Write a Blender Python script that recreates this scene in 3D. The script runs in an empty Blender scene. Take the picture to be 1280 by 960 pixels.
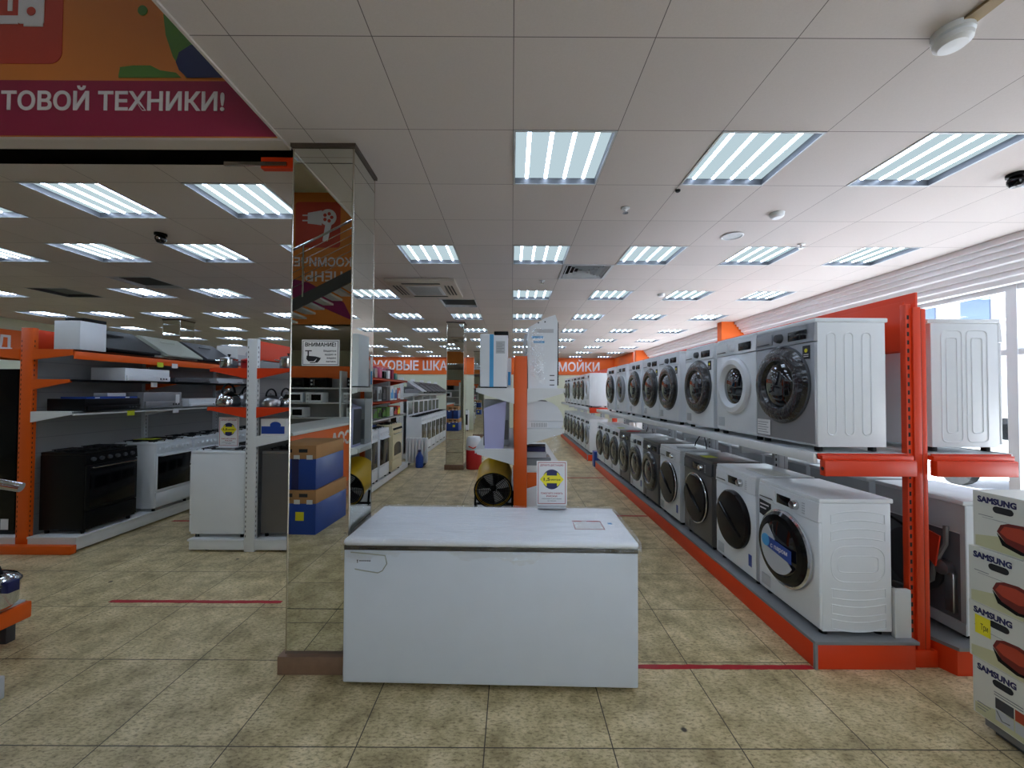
import bpy, bmesh, math, random
from mathutils import Vector, Matrix
random.seed(7)
SC = bpy.context.scene
COL = SC.collection
PI = math.pi

# ------------------------------------------------------------------ colours / materials
def lin(c):
    c = c / 255.0
    return c / 12.92 if c <= 0.04045 else ((c + 0.055) / 1.055) ** 2.4
def rgb(r, g, b):
    return (lin(r), lin(g), lin(b), 1.0)
def nodes(name):
    m = bpy.data.materials.new(name); m.use_nodes = True
    nt = m.node_tree; nt.nodes.clear()
    out = nt.nodes.new('ShaderNodeOutputMaterial')
    return m, nt, out
def mat(name, col, rough=0.5, metal=0.0, var=0.04, bump=0.0, bscale=40.0, coat=0.0, bdist=0.01, stretch=None, vscale=6.0, spec=0.5):
    """painted / plastic / metal surface: principled with a faint noise in colour and optional bump"""
    m, nt, out = nodes(name)
    N, L = nt.nodes, nt.links
    b = N.new('ShaderNodeBsdfPrincipled')
    b.inputs['Roughness'].default_value = rough
    b.inputs['Metallic'].default_value = metal
    b.inputs['Coat Weight'].default_value = coat
    b.inputs['Specular IOR Level'].default_value = spec
    tc = N.new('ShaderNodeTexCoord')
    src = tc.outputs['Object']
    if stretch:
        mp = N.new('ShaderNodeMapping'); mp.inputs['Scale'].default_value = stretch
        L.new(src, mp.inputs['Vector']); src = mp.outputs['Vector']
    nz = N.new('ShaderNodeTexNoise'); nz.inputs['Scale'].default_value = vscale; nz.inputs['Detail'].default_value = 3
    L.new(src, nz.inputs['Vector'])
    rp = N.new('ShaderNodeMix'); rp.data_type = 'RGBA'
    rp.inputs['A'].default_value = tuple(max(0, v * (1 - var)) for v in col[:3]) + (1,)
    rp.inputs['B'].default_value = tuple(min(1, v * (1 + var)) for v in col[:3]) + (1,)
    L.new(nz.outputs['Fac'], rp.inputs['Factor'])
    L.new(rp.outputs['Result'], b.inputs['Base Color'])
    if bump:
        n2 = N.new('ShaderNodeTexNoise'); n2.inputs['Scale'].default_value = bscale; n2.inputs['Detail'].default_value = 4
        L.new(src, n2.inputs['Vector'])
        bp = N.new('ShaderNodeBump'); bp.inputs['Strength'].default_value = bump; bp.inputs['Distance'].default_value = bdist
        L.new(n2.outputs['Fac'], bp.inputs['Height']); L.new(bp.outputs['Normal'], b.inputs['Normal'])
    L.new(b.outputs['BSDF'], out.inputs['Surface'])
    return m
def emis(name, col, s):
    m, nt, out = nodes(name)
    e = nt.nodes.new('ShaderNodeEmission'); e.inputs['Color'].default_value = col; e.inputs['Strength'].default_value = s
    nt.links.new(e.outputs['Emission'], out.inputs['Surface'])
    return m
def glassy(name, col, fac, rough=0.02, bump=0.0, bscale=30.0, stretch=(1, 1, 1)):
    """thin clear sheet: mostly transparent, with a gloss layer"""
    m, nt, out = nodes(name); N, L = nt.nodes, nt.links
    t = N.new('ShaderNodeBsdfTransparent'); t.inputs['Color'].default_value = col
    g = N.new('ShaderNodeBsdfGlossy'); g.inputs['Color'].default_value = (0.9, 0.92, 0.95, 1); g.inputs['Roughness'].default_value = rough
    mx = N.new('ShaderNodeMixShader'); mx.inputs['Fac'].default_value = fac
    if bump:
        tc = N.new('ShaderNodeTexCoord'); mp = N.new('ShaderNodeMapping'); mp.inputs['Scale'].default_value = stretch
        nz = N.new('ShaderNodeTexNoise'); nz.inputs['Scale'].default_value = bscale; nz.inputs['Detail'].default_value = 5
        L.new(tc.outputs['Object'], mp.inputs['Vector']); L.new(mp.outputs['Vector'], nz.inputs['Vector'])
        bp = N.new('ShaderNodeBump'); bp.inputs['Strength'].default_value = bump; bp.inputs['Distance'].default_value = 0.02
        L.new(nz.outputs['Fac'], bp.inputs['Height']); L.new(bp.outputs['Normal'], g.inputs['Normal'])
        rr = N.new('ShaderNodeMapRange'); rr.inputs['From Min'].default_value = 0.35; rr.inputs['From Max'].default_value = 0.7
        rr.inputs['To Min'].default_value = fac * 0.4; rr.inputs['To Max'].default_value = min(1, fac * 1.7)
        L.new(nz.outputs['Fac'], rr.inputs['Value']); L.new(rr.outputs['Result'], mx.inputs['Fac'])
    L.new(t.outputs['BSDF'], mx.inputs[1]); L.new(g.outputs['BSDF'], mx.inputs[2])
    L.new(mx.outputs['Shader'], out.inputs['Surface'])
    return m
def seam(nt, axis_out, period, off, half):
    """1 on a joint line of a grid, 0 elsewhere"""
    N, L = nt.nodes, nt.links
    a = N.new('ShaderNodeMath'); a.operation = 'SUBTRACT'; L.new(axis_out, a.inputs[0]); a.inputs[1].default_value = off
    p = N.new('ShaderNodeMath'); p.operation = 'PINGPONG'; L.new(a.outputs[0], p.inputs[0]); p.inputs[1].default_value = period / 2
    c = N.new('ShaderNodeMath'); c.operation = 'LESS_THAN'; L.new(p.outputs[0], c.inputs[0]); c.inputs[1].default_value = half
    return c.outputs[0]
def grid_material(name, period, offx, offy, half, build, joint, rough, bump=0.0, spec=0.5):
    m, nt, out = nodes(name); N, L = nt.nodes, nt.links
    tc = N.new('ShaderNodeTexCoord'); sp = N.new('ShaderNodeSeparateXYZ'); L.new(tc.outputs['Object'], sp.inputs[0])
    sx = seam(nt, sp.outputs['X'], period, offx, half); sy = seam(nt, sp.outputs['Y'], period, offy, half)
    mx = N.new('ShaderNodeMath'); mx.operation = 'MAXIMUM'; L.new(sx, mx.inputs[0]); L.new(sy, mx.inputs[1])
    # a random tone per cell
    def cell(o, off):
        a = N.new('ShaderNodeMath'); a.operation = 'SUBTRACT'; L.new(o, a.inputs[0]); a.inputs[1].default_value = off
        d = N.new('ShaderNodeMath'); d.operation = 'DIVIDE'; L.new(a.outputs[0], d.inputs[0]); d.inputs[1].default_value = period
        f = N.new('ShaderNodeMath'); f.operation = 'FLOOR'; L.new(d.outputs[0], f.inputs[0]); return f.outputs[0]
    cb = N.new('ShaderNodeCombineXYZ'); L.new(cell(sp.outputs['X'], offx), cb.inputs[0]); L.new(cell(sp.outputs['Y'], offy), cb.inputs[1])
    wn = N.new('ShaderNodeTexWhiteNoise'); wn.noise_dimensions = '3D'; L.new(cb.outputs[0], wn.inputs['Vector'])
    colour = build(nt, tc.outputs['Object'], wn)
    mix = N.new('ShaderNodeMix'); mix.data_type = 'RGBA'; L.new(mx.outputs[0], mix.inputs['Factor'])
    L.new(colour, mix.inputs['A']); mix.inputs['B'].default_value = joint
    b = N.new('ShaderNodeBsdfPrincipled'); b.inputs['Roughness'].default_value = rough; b.inputs['Specular IOR Level'].default_value = spec
    L.new(mix.outputs['Result'], b.inputs['Base Color'])
    if bump:
        n2 = N.new('ShaderNodeTexNoise'); n2.inputs['Scale'].default_value = 22; n2.inputs['Detail'].default_value = 6
        L.new(tc.outputs['Object'], n2.inputs['Vector'])
        bp = N.new('ShaderNodeBump'); bp.inputs['Strength'].default_value = bump; bp.inputs['Distance'].default_value = 0.004
        L.new(n2.outputs['Fac'], bp.inputs['Height']); L.new(bp.outputs['Normal'], b.inputs['Normal'])
    L.new(b.outputs['BSDF'], out.inputs['Surface'])
    return m
def floor_colour(nt, vec, wn):
    N, L = nt.nodes, nt.links
    def noise(s, d, r=0.6):
        n = N.new('ShaderNodeTexNoise'); n.inputs['Scale'].default_value = s; n.inputs['Detail'].default_value = d; n.inputs['Roughness'].default_value = r
        L.new(vec, n.inputs['Vector']); return n.outputs['Fac']
    r1 = N.new('ShaderNodeValToRGB'); e = r1.color_ramp.elements
    e[0].position = 0.33; e[0].color = rgb(154, 137, 98); e[1].position = 0.66; e[1].color = rgb(228, 209, 168)
    k = e.new(0.5); k.color = rgb(199, 181, 137)
    L.new(noise(4.5, 8, 0.68), r1.inputs['Fac'])
    # fine dark pits of the travertine pattern
    mp = N.new('ShaderNodeMapping'); mp.inputs['Scale'].default_value = (1, 2.2, 1); L.new(vec, mp.inputs['Vector'])
    n2 = N.new('ShaderNodeTexNoise'); n2.inputs['Scale'].default_value = 38; n2.inputs['Detail'].default_value = 5; n2.inputs['Roughness'].default_value = 0.7
    L.new(mp.outputs['Vector'], n2.inputs['Vector'])
    r2 = N.new('ShaderNodeValToRGB'); e = r2.color_ramp.elements
    e[0].position = 0.34; e[0].color = (0.40, 0.36, 0.31, 1); e[1].position = 0.52; e[1].color = (1.06, 1.06, 1.06, 1)
    L.new(n2.outputs['Fac'], r2.inputs['Fac'])
    mu = N.new('ShaderNodeMix'); mu.data_type = 'RGBA'; mu.blend_type = 'MULTIPLY'; mu.inputs['Factor'].default_value = 0.95
    L.new(r1.outputs['Color'], mu.inputs['A']); L.new(r2.outputs['Color'], mu.inputs['B'])
    # sparse dark dirt specks
    vo = N.new('ShaderNodeTexVoronoi'); vo.inputs['Scale'].default_value = 3.1; L.new(vec, vo.inputs['Vector'])
    r3 = N.new('ShaderNodeMapRange'); r3.inputs['From Min'].default_value = 0.035; r3.inputs['From Max'].default_value = 0.06
    L.new(vo.outputs['Distance'], r3.inputs['Value'])
    r4 = N.new('ShaderNodeMath'); r4.operation = 'MAXIMUM'; L.new(r3.outputs['Result'], r4.inputs[0])
    g = N.new('ShaderNodeMath'); g.operation = 'GREATER_THAN'; g.inputs[1].default_value = 0.47; L.new(noise(0.9, 1), g.inputs[0]); L.new(g.outputs[0], r4.inputs[1])
    dm = N.new('ShaderNodeMix'); dm.data_type = 'RGBA'; L.new(r4.outputs[0], dm.inputs['Factor'])
    dm.inputs['A'].default_value = rgb(70, 62, 50); L.new(mu.outputs['Result'], dm.inputs['B'])
    tone = N.new('ShaderNodeMapRange'); tone.inputs['To Min'].default_value = 0.93; tone.inputs['To Max'].default_value = 1.05
    L.new(wn.outputs['Value'], tone.inputs['Value'])
    cm = N.new('ShaderNodeVectorMath'); cm.operation = 'SCALE'; L.new(dm.outputs['Result'], cm.inputs[0]); L.new(tone.outputs['Result'], cm.inputs['Scale'])
    return cm.outputs[0]
def ceil_colour(nt, vec, wn):
    N, L = nt.nodes, nt.links
    tone = N.new('ShaderNodeMapRange'); tone.inputs['To Min'].default_value = 0.955; tone.inputs['To Max'].default_value = 1.02
    L.new(wn.outputs['Value'], tone.inputs['Value'])
    n = N.new('ShaderNodeTexNoise'); n.inputs['Scale'].default_value = 160; L.new(vec, n.inputs['Vector'])
    mx = N.new('ShaderNodeMix'); mx.data_type = 'RGBA'; L.new(n.outputs['Fac'], mx.inputs['Factor'])
    mx.inputs['A'].default_value = rgb(195, 187, 183); mx.inputs['B'].default_value = rgb(204, 196, 192)
    cm = N.new('ShaderNodeVectorMath'); cm.operation = 'SCALE'; L.new(mx.outputs['Result'], cm.inputs[0]); L.new(tone.outputs['Result'], cm.inputs['Scale'])
    return cm.outputs[0]

# ------------------------------------------------------------------ mesh builder
_box_cache, _text_cache = {}, {}
class MB:
    """collects shapes; build() links them as ONE mesh object"""
    def __init__(s):
        s.v, s.f, s.m, s.mats, s.cur = [], [], [], [], 0
    def use(s, m):
        if m not in s.mats: s.mats.append(m)
        s.cur = s.mats.index(m); return s
    def add(s, vs, fs, M=None):
        b = len(s.v)
        for p in vs:
            p = Vector(p)
            s.v.append(M @ p if M else p)
        for f in fs:
            s.f.append([b + i for i in f]); s.m.append(s.cur)
        return s
    def box(s, x0, x1, y0, y1, z0, z1, bev=0.0, M=None, seg=2):
        if bev <= 0:
            vs = [(x, y, z) for x in (x0, x1) for y in (y0, y1) for z in (z0, z1)]
            fs = [(0, 1, 3, 2), (4, 6, 7, 5), (0, 4, 5, 1), (2, 3, 7, 6), (0, 2, 6, 4), (1, 5, 7, 3)]
            return s.add(vs, fs, M)
        bm = bmesh.new(); bmesh.ops.create_cube(bm, size=1)
        for v in bm.verts:
            v.co = Vector(((x0 + x1) / 2 + v.co.x * (x1 - x0), (y0 + y1) / 2 + v.co.y * (y1 - y0), (z0 + z1) / 2 + v.co.z * (z1 - z0)))
        bmesh.ops.bevel(bm, geom=bm.edges[:], offset=bev, segments=seg, profile=0.5, affect='EDGES')
        bm.verts.index_update()
        s.add([v.co.copy() for v in bm.verts], [[v.index for v in f.verts] for f in bm.faces], M)
        bm.free(); return s
    def lathe(s, prof, c=(0, 0, 0), axis='z', seg=24, M=None, cap=True):
        """prof: (radius, height along axis)"""
        vs, fs, n = [], [], len(prof)
        for r, h in prof:
            for k in range(seg):
                a = 2 * PI * k / seg
                u, w = r * math.cos(a), r * math.sin(a)
                p = {'z': (u, w, h), 'y': (u, h, w), 'x': (h, u, w)}[axis]
                vs.append((c[0] + p[0], c[1] + p[1], c[2] + p[2]))
        for i in range(n - 1):
            for k in range(seg):
                a, b = i * seg + k, i * seg + (k + 1) % seg
                fs.append((a, b, b + seg, a + seg))
        if cap:
            if prof[0][0] > 1e-5: fs.append(list(range(seg)))
            if prof[-1][0] > 1e-5: fs.append(list(range((n - 1) * seg, n * seg)))
        return s.add(vs, fs, M)
    def cyl(s, c, r, h0, h1, axis='z', seg=16, M=None):
        return s.lathe([(r, h0), (r, h1)], c, axis, seg, M)
    def tube(s, pts, r, seg=8, closed=False, M=None):
        pts = [Vector(p) for p in pts]; n = len(pts); vs, fs = [], []
        up = None
        for i, p in enumerate(pts):
            a = pts[(i - 1) % n] if (closed or i > 0) else p
            b = pts[(i + 1) % n] if (closed or i < n - 1) else p
            t = (b - a).normalized()
            if up is None:
                up = Vector((0, 0, 1)) if abs(t.z) < 0.9 else Vector((1, 0, 0))
            x = t.cross(up)
            if x.length < 1e-4: x = t.orthogonal()
            x.normalize(); y = x.cross(t).normalized(); up = y
            rr = r[i] if isinstance(r, (list, tuple)) else r
            for k in range(seg):
                q = 2 * PI * k / seg
                vs.append(p + x * rr * math.cos(q) + y * rr * math.sin(q))
        m = n if closed else n - 1
        for i in range(m):
            for k in range(seg):
                a, b = i * seg + k, i * seg + (k + 1) % seg
                c, d = ((i + 1) % n) * seg + (k + 1) % seg, ((i + 1) % n) * seg + k
                fs.append((a, b, c, d))
        if not closed:
            fs.append(list(range(seg))); fs.append(list(range((n - 1) * seg, n * seg)))
        return s.add(vs, fs, M)
    def prism(s, poly, a0, a1, plane='xz', M=None):
        """poly in the given plane, pulled along the third axis from a0 to a1"""
        def P(u, w, a): return {'xz': (u, a, w), 'yz': (a, u, w), 'xy': (u, w, a)}[plane]
        n = len(poly)
        vs = [P(u, w, a0) for u, w in poly] + [P(u, w, a1) for u, w in poly]
        fs = [list(range(n)), list(range(n, 2 * n))] + [(i, (i + 1) % n, n + (i + 1) % n, n + i) for i in range(n)]
        return s.add(vs, fs, M)
    def text(s, t, o, facing, h, w=None, align='l', ext=0.002, bold=0.0):
        """lettering: o = baseline origin; h = cap height; w = forced width"""
        vs, fs, (bx0, bx1, cap) = text_geo(t, bold)
        k = h / cap; kx = (w / (bx1 - bx0)) if w else k
        W = (bx1 - bx0) * kx
        sh = {'l': 0, 'c': -W / 2, 'r': -W}[align]
        ax = {'-y': ((1, 0, 0), (0, -1, 0)), '+y': ((-1, 0, 0), (0, 1, 0)), '+x': ((0, 1, 0), (1, 0, 0)), '-x': ((0, -1, 0), (-1, 0, 0)), '+z': ((1, 0, 0), (0, 0, 1))}[facing]
        U, Nn = Vector(ax[0]), Vector(ax[1]); V = Vector((0, 1, 0)) if facing == '+z' else Vector((0, 0, 1))
        O = Vector(o)
        return s.add([O + U * ((p[0] - bx0) * kx + sh) + V * (p[1] * k) + Nn * (p[2] * ext) for p in vs], fs)
    def disc(s, c, rx, rz, facing='-y', seg=28, t=0.002):
        """flat thin elliptic plate"""
        poly = [(c[0] + rx * math.cos(2 * PI * k / seg), c[2] + rz * math.sin(2 * PI * k / seg)) for k in range(seg)]
        return s.prism(poly, c[1], c[1] - t, 'xz')
    def build(s, name, m=None, parent=None, loc=(0, 0, 0), rot=(0, 0, 0), sharp=32):
        me = bpy.data.meshes.new(name)
        me.from_pydata([tuple(p) for p in s.v], [], s.f)
        mats = s.mats if s.mats else [m]
        for x in mats: me.materials.append(x)
        if s.mats: me.polygons.foreach_set('material_index', s.m)
        bm = bmesh.new(); bm.from_mesh(me)
        bmesh.ops.recalc_face_normals(bm, faces=bm.faces[:]); bm.to_mesh(me); bm.free()
        me.polygons.foreach_set('use_smooth', [True] * len(me.polygons))
        me.set_sharp_from_angle(angle=math.radians(sharp))
        o = bpy.data.objects.new(name, me); COL.objects.link(o)
        o.location = loc; o.rotation_euler = rot
        if parent: o.parent = parent
        return o
def text_geo(t, bold):
    key = (t, bold)
    if key in _text_cache: return _text_cache[key]
    def geo(tt):
        cu = bpy.data.curves.new('t', 'FONT'); cu.body = tt; cu.size = 1; cu.bevel_depth = bold; cu.bevel_resolution = 0; cu.extrude = 0.5; cu.resolution_u = 3
        ob = bpy.data.objects.new('t', cu); COL.objects.link(ob)
        dg = bpy.context.evaluated_depsgraph_get(); ev = ob.evaluated_get(dg); me = ev.to_mesh()
        vs = [tuple(v.co) for v in me.vertices]; fs = [list(p.vertices) for p in me.polygons]
        ev.to_mesh_clear(); bpy.data.objects.remove(ob); bpy.data.curves.remove(cu)
        return vs, fs
    vs, fs = geo(t)
    ys = [v[1] for v in geo('Н')[0]]
    r = (vs, fs, (min(v[0] for v in vs), max(v[0] for v in vs), max(ys)))
    _text_cache[key] = r
    return r

# ------------------------------------------------------------------ things, parts, copies
def tag(o, label, cat, group=None, kind=None):
    o['label'] = label; o['category'] = cat
    if group: o['group'] = group
    if kind: o['kind'] = kind
    return o
def thing(name, label, cat, loc=(0, 0, 0), rz=0.0, group=None):
    o = bpy.data.objects.new(name, None); COL.objects.link(o)
    o.location = loc; o.rotation_euler = (0, 0, rz); o.empty_display_size = 0.1
    return tag(o, label, cat, group)
def struct(o):
    o['kind'] = 'structure'; return o
def dup(root, label, loc, rz=None, group=None):
    r = root.copy(); COL.objects.link(r); r.location = loc
    if rz is not None: r.rotation_euler = (0, 0, rz)
    r['label'] = label
    if group: r['group'] = group
    for ch in list(root.children):
        c = ch.copy(); COL.objects.link(c); c.parent = r
        for g in list(ch.children):
            d = g.copy(); COL.objects.link(d); d.parent = c
    return r
ORD = ['first', 'second', 'third', 'fourth', 'fifth', 'sixth', 'seventh', 'eighth', 'ninth', 'tenth', 'eleventh', 'twelfth', 'thirteenth', 'fourteenth', 'fifteenth']

# ------------------------------------------------------------------ palette
M = {}
def pal():
    M['white'] = mat('white_enamel', rgb(226, 230, 233), 0.32)
    M['whiteg'] = mat('shaded_white_enamel', rgb(214, 221, 229), 0.35)  # freezer front: white dulled in colour, standing in for weaker light
    M['lidw'] = mat('lit_white_enamel', rgb(242, 246, 250), 0.35)  # freezer lid: white lifted in colour, standing in for light from above
    M['white2'] = mat('white_plastic', rgb(220, 223, 226), 0.42)
    M['shelf'] = mat('white_shelf_paint', rgb(222, 224, 223), 0.45)
    M['lgrey'] = mat('light_grey', rgb(186, 190, 193), 0.45)
    M['grey'] = mat('grey_paint', rgb(128, 130, 132), 0.5)
    M['dgrey'] = mat('dark_grey', rgb(66, 68, 72), 0.45)
    M['silver'] = mat('silver_enamel', rgb(150, 152, 156), 0.35, 0.35)
    M['graphite'] = mat('graphite_enamel', rgb(104, 101, 98), 0.35, 0.3)
    M['black'] = mat('black_plastic', rgb(9, 9, 11), 0.45, spec=0.22)
    M['blackg'] = mat('black_gloss', rgb(8, 8, 10), 0.14, spec=0.3)
    M['orange3'] = mat('bright_orange_paint', rgb(228, 92, 10), 0.4)
    M['gcream'] = mat('grey_green_enamel', rgb(156, 160, 146), 0.4)
    M['cplain'] = mat('ceiling_margin', rgb(194, 186, 180), 0.75)
    M['darkwood'] = mat('dark_brown_trim', rgb(66, 54, 46), 0.5)
    M['mgrey'] = mat('machine_back_grey', rgb(98, 100, 106), 0.5)
    M['film'] = mat('dark_door_under_film', rgb(16, 16, 20), 0.10, bump=1.0, bscale=30, coat=0.5, bdist=0.012)
    M['glassd'] = mat('dark_door_glass', rgb(18, 18, 21), 0.05, coat=0.5)
    M['door_brown'] = mat('dark_smoked_door', rgb(22, 18, 18), 0.22, spec=0.16)
    M['chrome'] = mat('chrome', rgb(205, 207, 210), 0.12, 1.0)
    M['steel'] = mat('brushed_steel', rgb(172, 173, 175), 0.28, 1.0, bump=0.05, bscale=90, stretch=(1, 1, 14))
    M['orange'] = mat('orange_paint', rgb(224, 60, 12), 0.4)
    M['orange2'] = mat('orange_wall_band', rgb(228, 100, 22), 0.55)
    M['redor'] = mat('red_orange_paint', rgb(200, 48, 16), 0.4)
    M['red'] = mat('red_plastic', rgb(186, 26, 30), 0.4)
    M['tape'] = mat('red_floor_tape', rgb(176, 30, 40), 0.5, var=0.15, vscale=30)
    M['blue'] = mat('blue_print', rgb(30, 66, 150), 0.4)
    M['navy'] = mat('navy_print', rgb(26, 30, 84), 0.5)
    M['lblue'] = mat('light_blue_tape', rgb(70, 160, 214), 0.4)
    M['yellow'] = mat('yellow_paint', rgb(222, 178, 26), 0.4)
    M['ygreen'] = mat('yellow_green_tag', rgb(205, 215, 40), 0.5)
    M['yell'] = mat('yellow_sticker', rgb(238, 226, 40), 0.5)
    M['green'] = mat('green_print', rgb(88, 130, 50), 0.6)
    M['cream'] = mat('cream_enamel', rgb(220, 208, 168), 0.35)
    M['creamw'] = mat('cream_wall_paint', rgb(214, 218, 196), 0.7)
    M['wallw'] = mat('white_wall_paint', rgb(232, 232, 234), 0.7)
    M['card'] = mat('brown_cardboard', rgb(176, 128, 82), 0.75, var=0.08)
    M['cardw'] = mat('white_cardboard', rgb(222, 222, 218), 0.6)
    M['lilac'] = mat('lilac_grey_plastic', rgb(176, 176, 214), 0.45)
    M['paper'] = mat('white_paper', rgb(232, 232, 232), 0.7)
    M['ink'] = mat('black_ink', rgb(24, 24, 28), 0.6)
    M['redink'] = mat('red_ink', rgb(170, 36, 40), 0.6)
    M['teal'] = mat('teal_plastic', rgb(40, 120, 110), 0.4)
    M['pink'] = mat('pink_plastic', rgb(206, 92, 126), 0.4)
    M['magenta'] = mat('magenta_print', rgb(150, 26, 62), 0.6)
    M['purple'] = mat('purple_print', rgb(134, 26, 84), 0.6)
    M['bannero'] = mat('orange_banner_print', rgb(214, 124, 50), 0.6, var=0.14, vscale=1.5)
    M['bannerr'] = mat('red_banner_print', rgb(192, 66, 46), 0.6, var=0.06)
    M['letter'] = mat('pale_lettering', rgb(226, 220, 222), 0.5)
    M['plinth'] = mat('brown_stone_plinth', rgb(134, 104, 82), 0.4, var=0.22, vscale=26)
    M['perf'] = mat('grey_back_panel', rgb(150, 152, 152), 0.5)
    M['rubber'] = mat('black_rubber', rgb(18, 18, 18), 0.7)
    M['hose'] = mat('grey_hose', rgb(110, 108, 106), 0.5)
    M['hood'] = mat('dark_recess', rgb(34, 34, 36), 0.8)
    M['tube'] = emis('fluorescent_tube_glow', (0.82, 1.0, 1.30, 1), TUBE)
    M['diff'] = emis('prismatic_diffuser_glow', (0.52, 0.66, 0.72, 1), DIFF)
    M['dark_lamp'] = mat('unlit_diffuser', rgb(70, 72, 72), 0.5)
    M['mirror'] = mat('mirror_glass', rgb(222, 225, 218), 0.006, 1.0, var=0.0)
    M['alu'] = mat('aluminium_trim', rgb(190, 184, 172), 0.22, 1.0)
    M['pane'] = glassy('window_glass', (0.95, 0.98, 1, 1), 0.05)
    M['wrap'] = glassy('clear_wrap', (1, 1, 1, 1), 0.15, 0.10, 1.0, 16, (0.35, 4, 2.2))
    M['wrap2'] = glassy('clear_film', (1, 1, 1, 1), 0.12, 0.06, 0.8, 24)
    M['floor'] = grid_material('beige_tile_floor', 0.6, -0.12, 1.90, 0.0028, floor_colour, rgb(72, 62, 48), 0.34, 0.12, 0.35)
    M['ceil'] = grid_material('ceiling_tile', 0.6, 0.0, 2.26, 0.0019, ceil_colour, rgb(104, 98, 98), 0.75, 0, 0.2)

# light levels
TUBE, DIFF = 15.5, 0.95
SKY, SUN, EXPO = 3.0, 42.0, 0.0
# ------------------------------------------------------------------ camera, sky, sun
ZC = 3.16
def setup():
    cam = bpy.data.cameras.new('camera'); co = bpy.data.objects.new('camera', cam); COL.objects.link(co)
    cam.sensor_width = 36; cam.lens = 36 * 500 / 1280; cam.clip_start = 0.02; cam.clip_end = 300
    co.matrix_world = Matrix.Translation((0, 0, 1.66)) @ Matrix.Rotation(math.radians(91.15), 4, 'X') @ Matrix.Rotation(0.005, 4, 'Z')
    SC.camera = co
    w = bpy.data.worlds.new('sky'); SC.world = w; w.use_nodes = True
    bg = w.node_tree.nodes['Background']; bg.inputs['Color'].default_value = (0.80, 0.90, 1.0, 1); bg.inputs['Strength'].default_value = SKY
    s = bpy.data.lights.new('sun', 'SUN'); s.energy = SUN; s.angle = math.radians(3); s.color = (1, 0.99, 0.98)
    so = bpy.data.objects.new('sun', s); COL.objects.link(so)
    so.rotation_euler = Vector((0.06, -0.58, -0.81)).to_track_quat('-Z', 'Y').to_euler()
    vs = SC.view_settings
    SC.display_settings.display_device = 'sRGB'
    vs.view_transform = 'Standard'; vs.look = 'None'; vs.gamma = 1; vs.exposure = EXPO; vs.use_curve_mapping = False
    cy = SC.cycles
    cy.use_denoising = True; cy.max_bounces = 8; cy.diffuse_bounces = 5; cy.glossy_bounces = 5; cy.transmission_bounces = 4; cy.transparent_max_bounces = 12
    cy.caustics_reflective = False; cy.caustics_refractive = False; cy.sample_clamp_indirect = 0

# ------------------------------------------------------------------ ceiling lights and ceiling
COLX = [-9.6, -8.4, -7.2, -6.0, -4.8, -3.6, -2.4, -1.2, 0.0, 1.2, 2.4, 3.6]
def light_cells():
    out = []
    for k in range(-4, 9):
        y = 2.26 + 1.8 * k
        for ci, x in enumerate(COLX):
            yy = y
            if x < -1.3:
                if k == 0: yy = 2.86
                if -3 <= k < 0: continue
            if x == -1.2 and k in (0, 2): continue
            if k < -4 or (k < -3 and x > -1.3): continue
            out.append((k, ci, x, yy))
    return out
DARK_CELLS = [(-1.2, 6.46), (-5.4, 5.26)]
VENT_CELLS = [(0.6, 4.66)]
def in_void(x, y): return x < -1.37 and -4.2 < y < 2.63
def build_ceiling():
    holes = {(round(x / 0.6), round((y - 2.26) / 0.6)) for _, _, x, y in light_cells()}
    holes |= {(round(x / 0.6), round((y - 2.26) / 0.6)) for x, y in DARK_CELLS + VENT_CELLS}
    b = MB()
    for i in range(-18, 9):
        for j in range(-21, 26):
            if (i, j) in holes or (i >= -1 and j < -13): continue
            x0, x1, y0, y1 = i * 0.6, i * 0.6 + 0.6, 2.26 + j * 0.6, 2.86 + j * 0.6
            rects = [(x0, x1, y0, y1)]
            # cut the stairwell opening out
            VX0, VX1, VY0, VY1 = -7.0, -1.37, -4.2, 2.63
            if x0 < VX1 and x1 > VX0 and y0 < VY1 and y1 > VY0:
                rects = []
                if x1 > VX1: rects.append((VX1, x1, y0, y1))
                if x0 < VX0: rects.append((x0, VX0, y0, y1))
                cx0, cx1 = max(x0, VX0), min(x1, VX1)
                if y1 > VY1: rects.append((cx0, cx1, VY1, y1))
                if y0 < VY0: rects.append((cx0, cx1, y0, VY0))
            for r in rects:
                b.add([(r[0], r[2], ZC), (r[1], r[2], ZC), (r[1], r[3], ZC), (r[0], r[3], ZC)], [(0, 3, 2, 1)])
    struct(b.build('ceiling', M['ceil']))
    r = MB()
    for x0, x1, y0, y1 in [(-10.9, -1.37, 2.44, 17.9), (-1.37, -0.6, -10.4, 17.9), (-0.6, 5.4, -6.3, 17.9), (-10.9, -1.37, -10.4, -4.2), (-10.9, -7.0, -4.2, 2.33)]:
        r.box(x0, x1, y0, y1, 3.30, 3.5)
    struct(r.build('blocking_roof_slab', M['hood']))  # unseen slab added over the ceiling tiles to block outside light
def lamp_label(k, ci):
    row = 'row nearest the banner' if k == 0 else ('row %s behind the camera' % ORD[-k - 1] if k < 0 else '%s row past the banner' % ORD[k - 1])
    n = len(COLX) - 1 - ci
    return 'square four-tube ceiling light in the %s, %s from the window wall' % (row, ORD[n])
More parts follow.
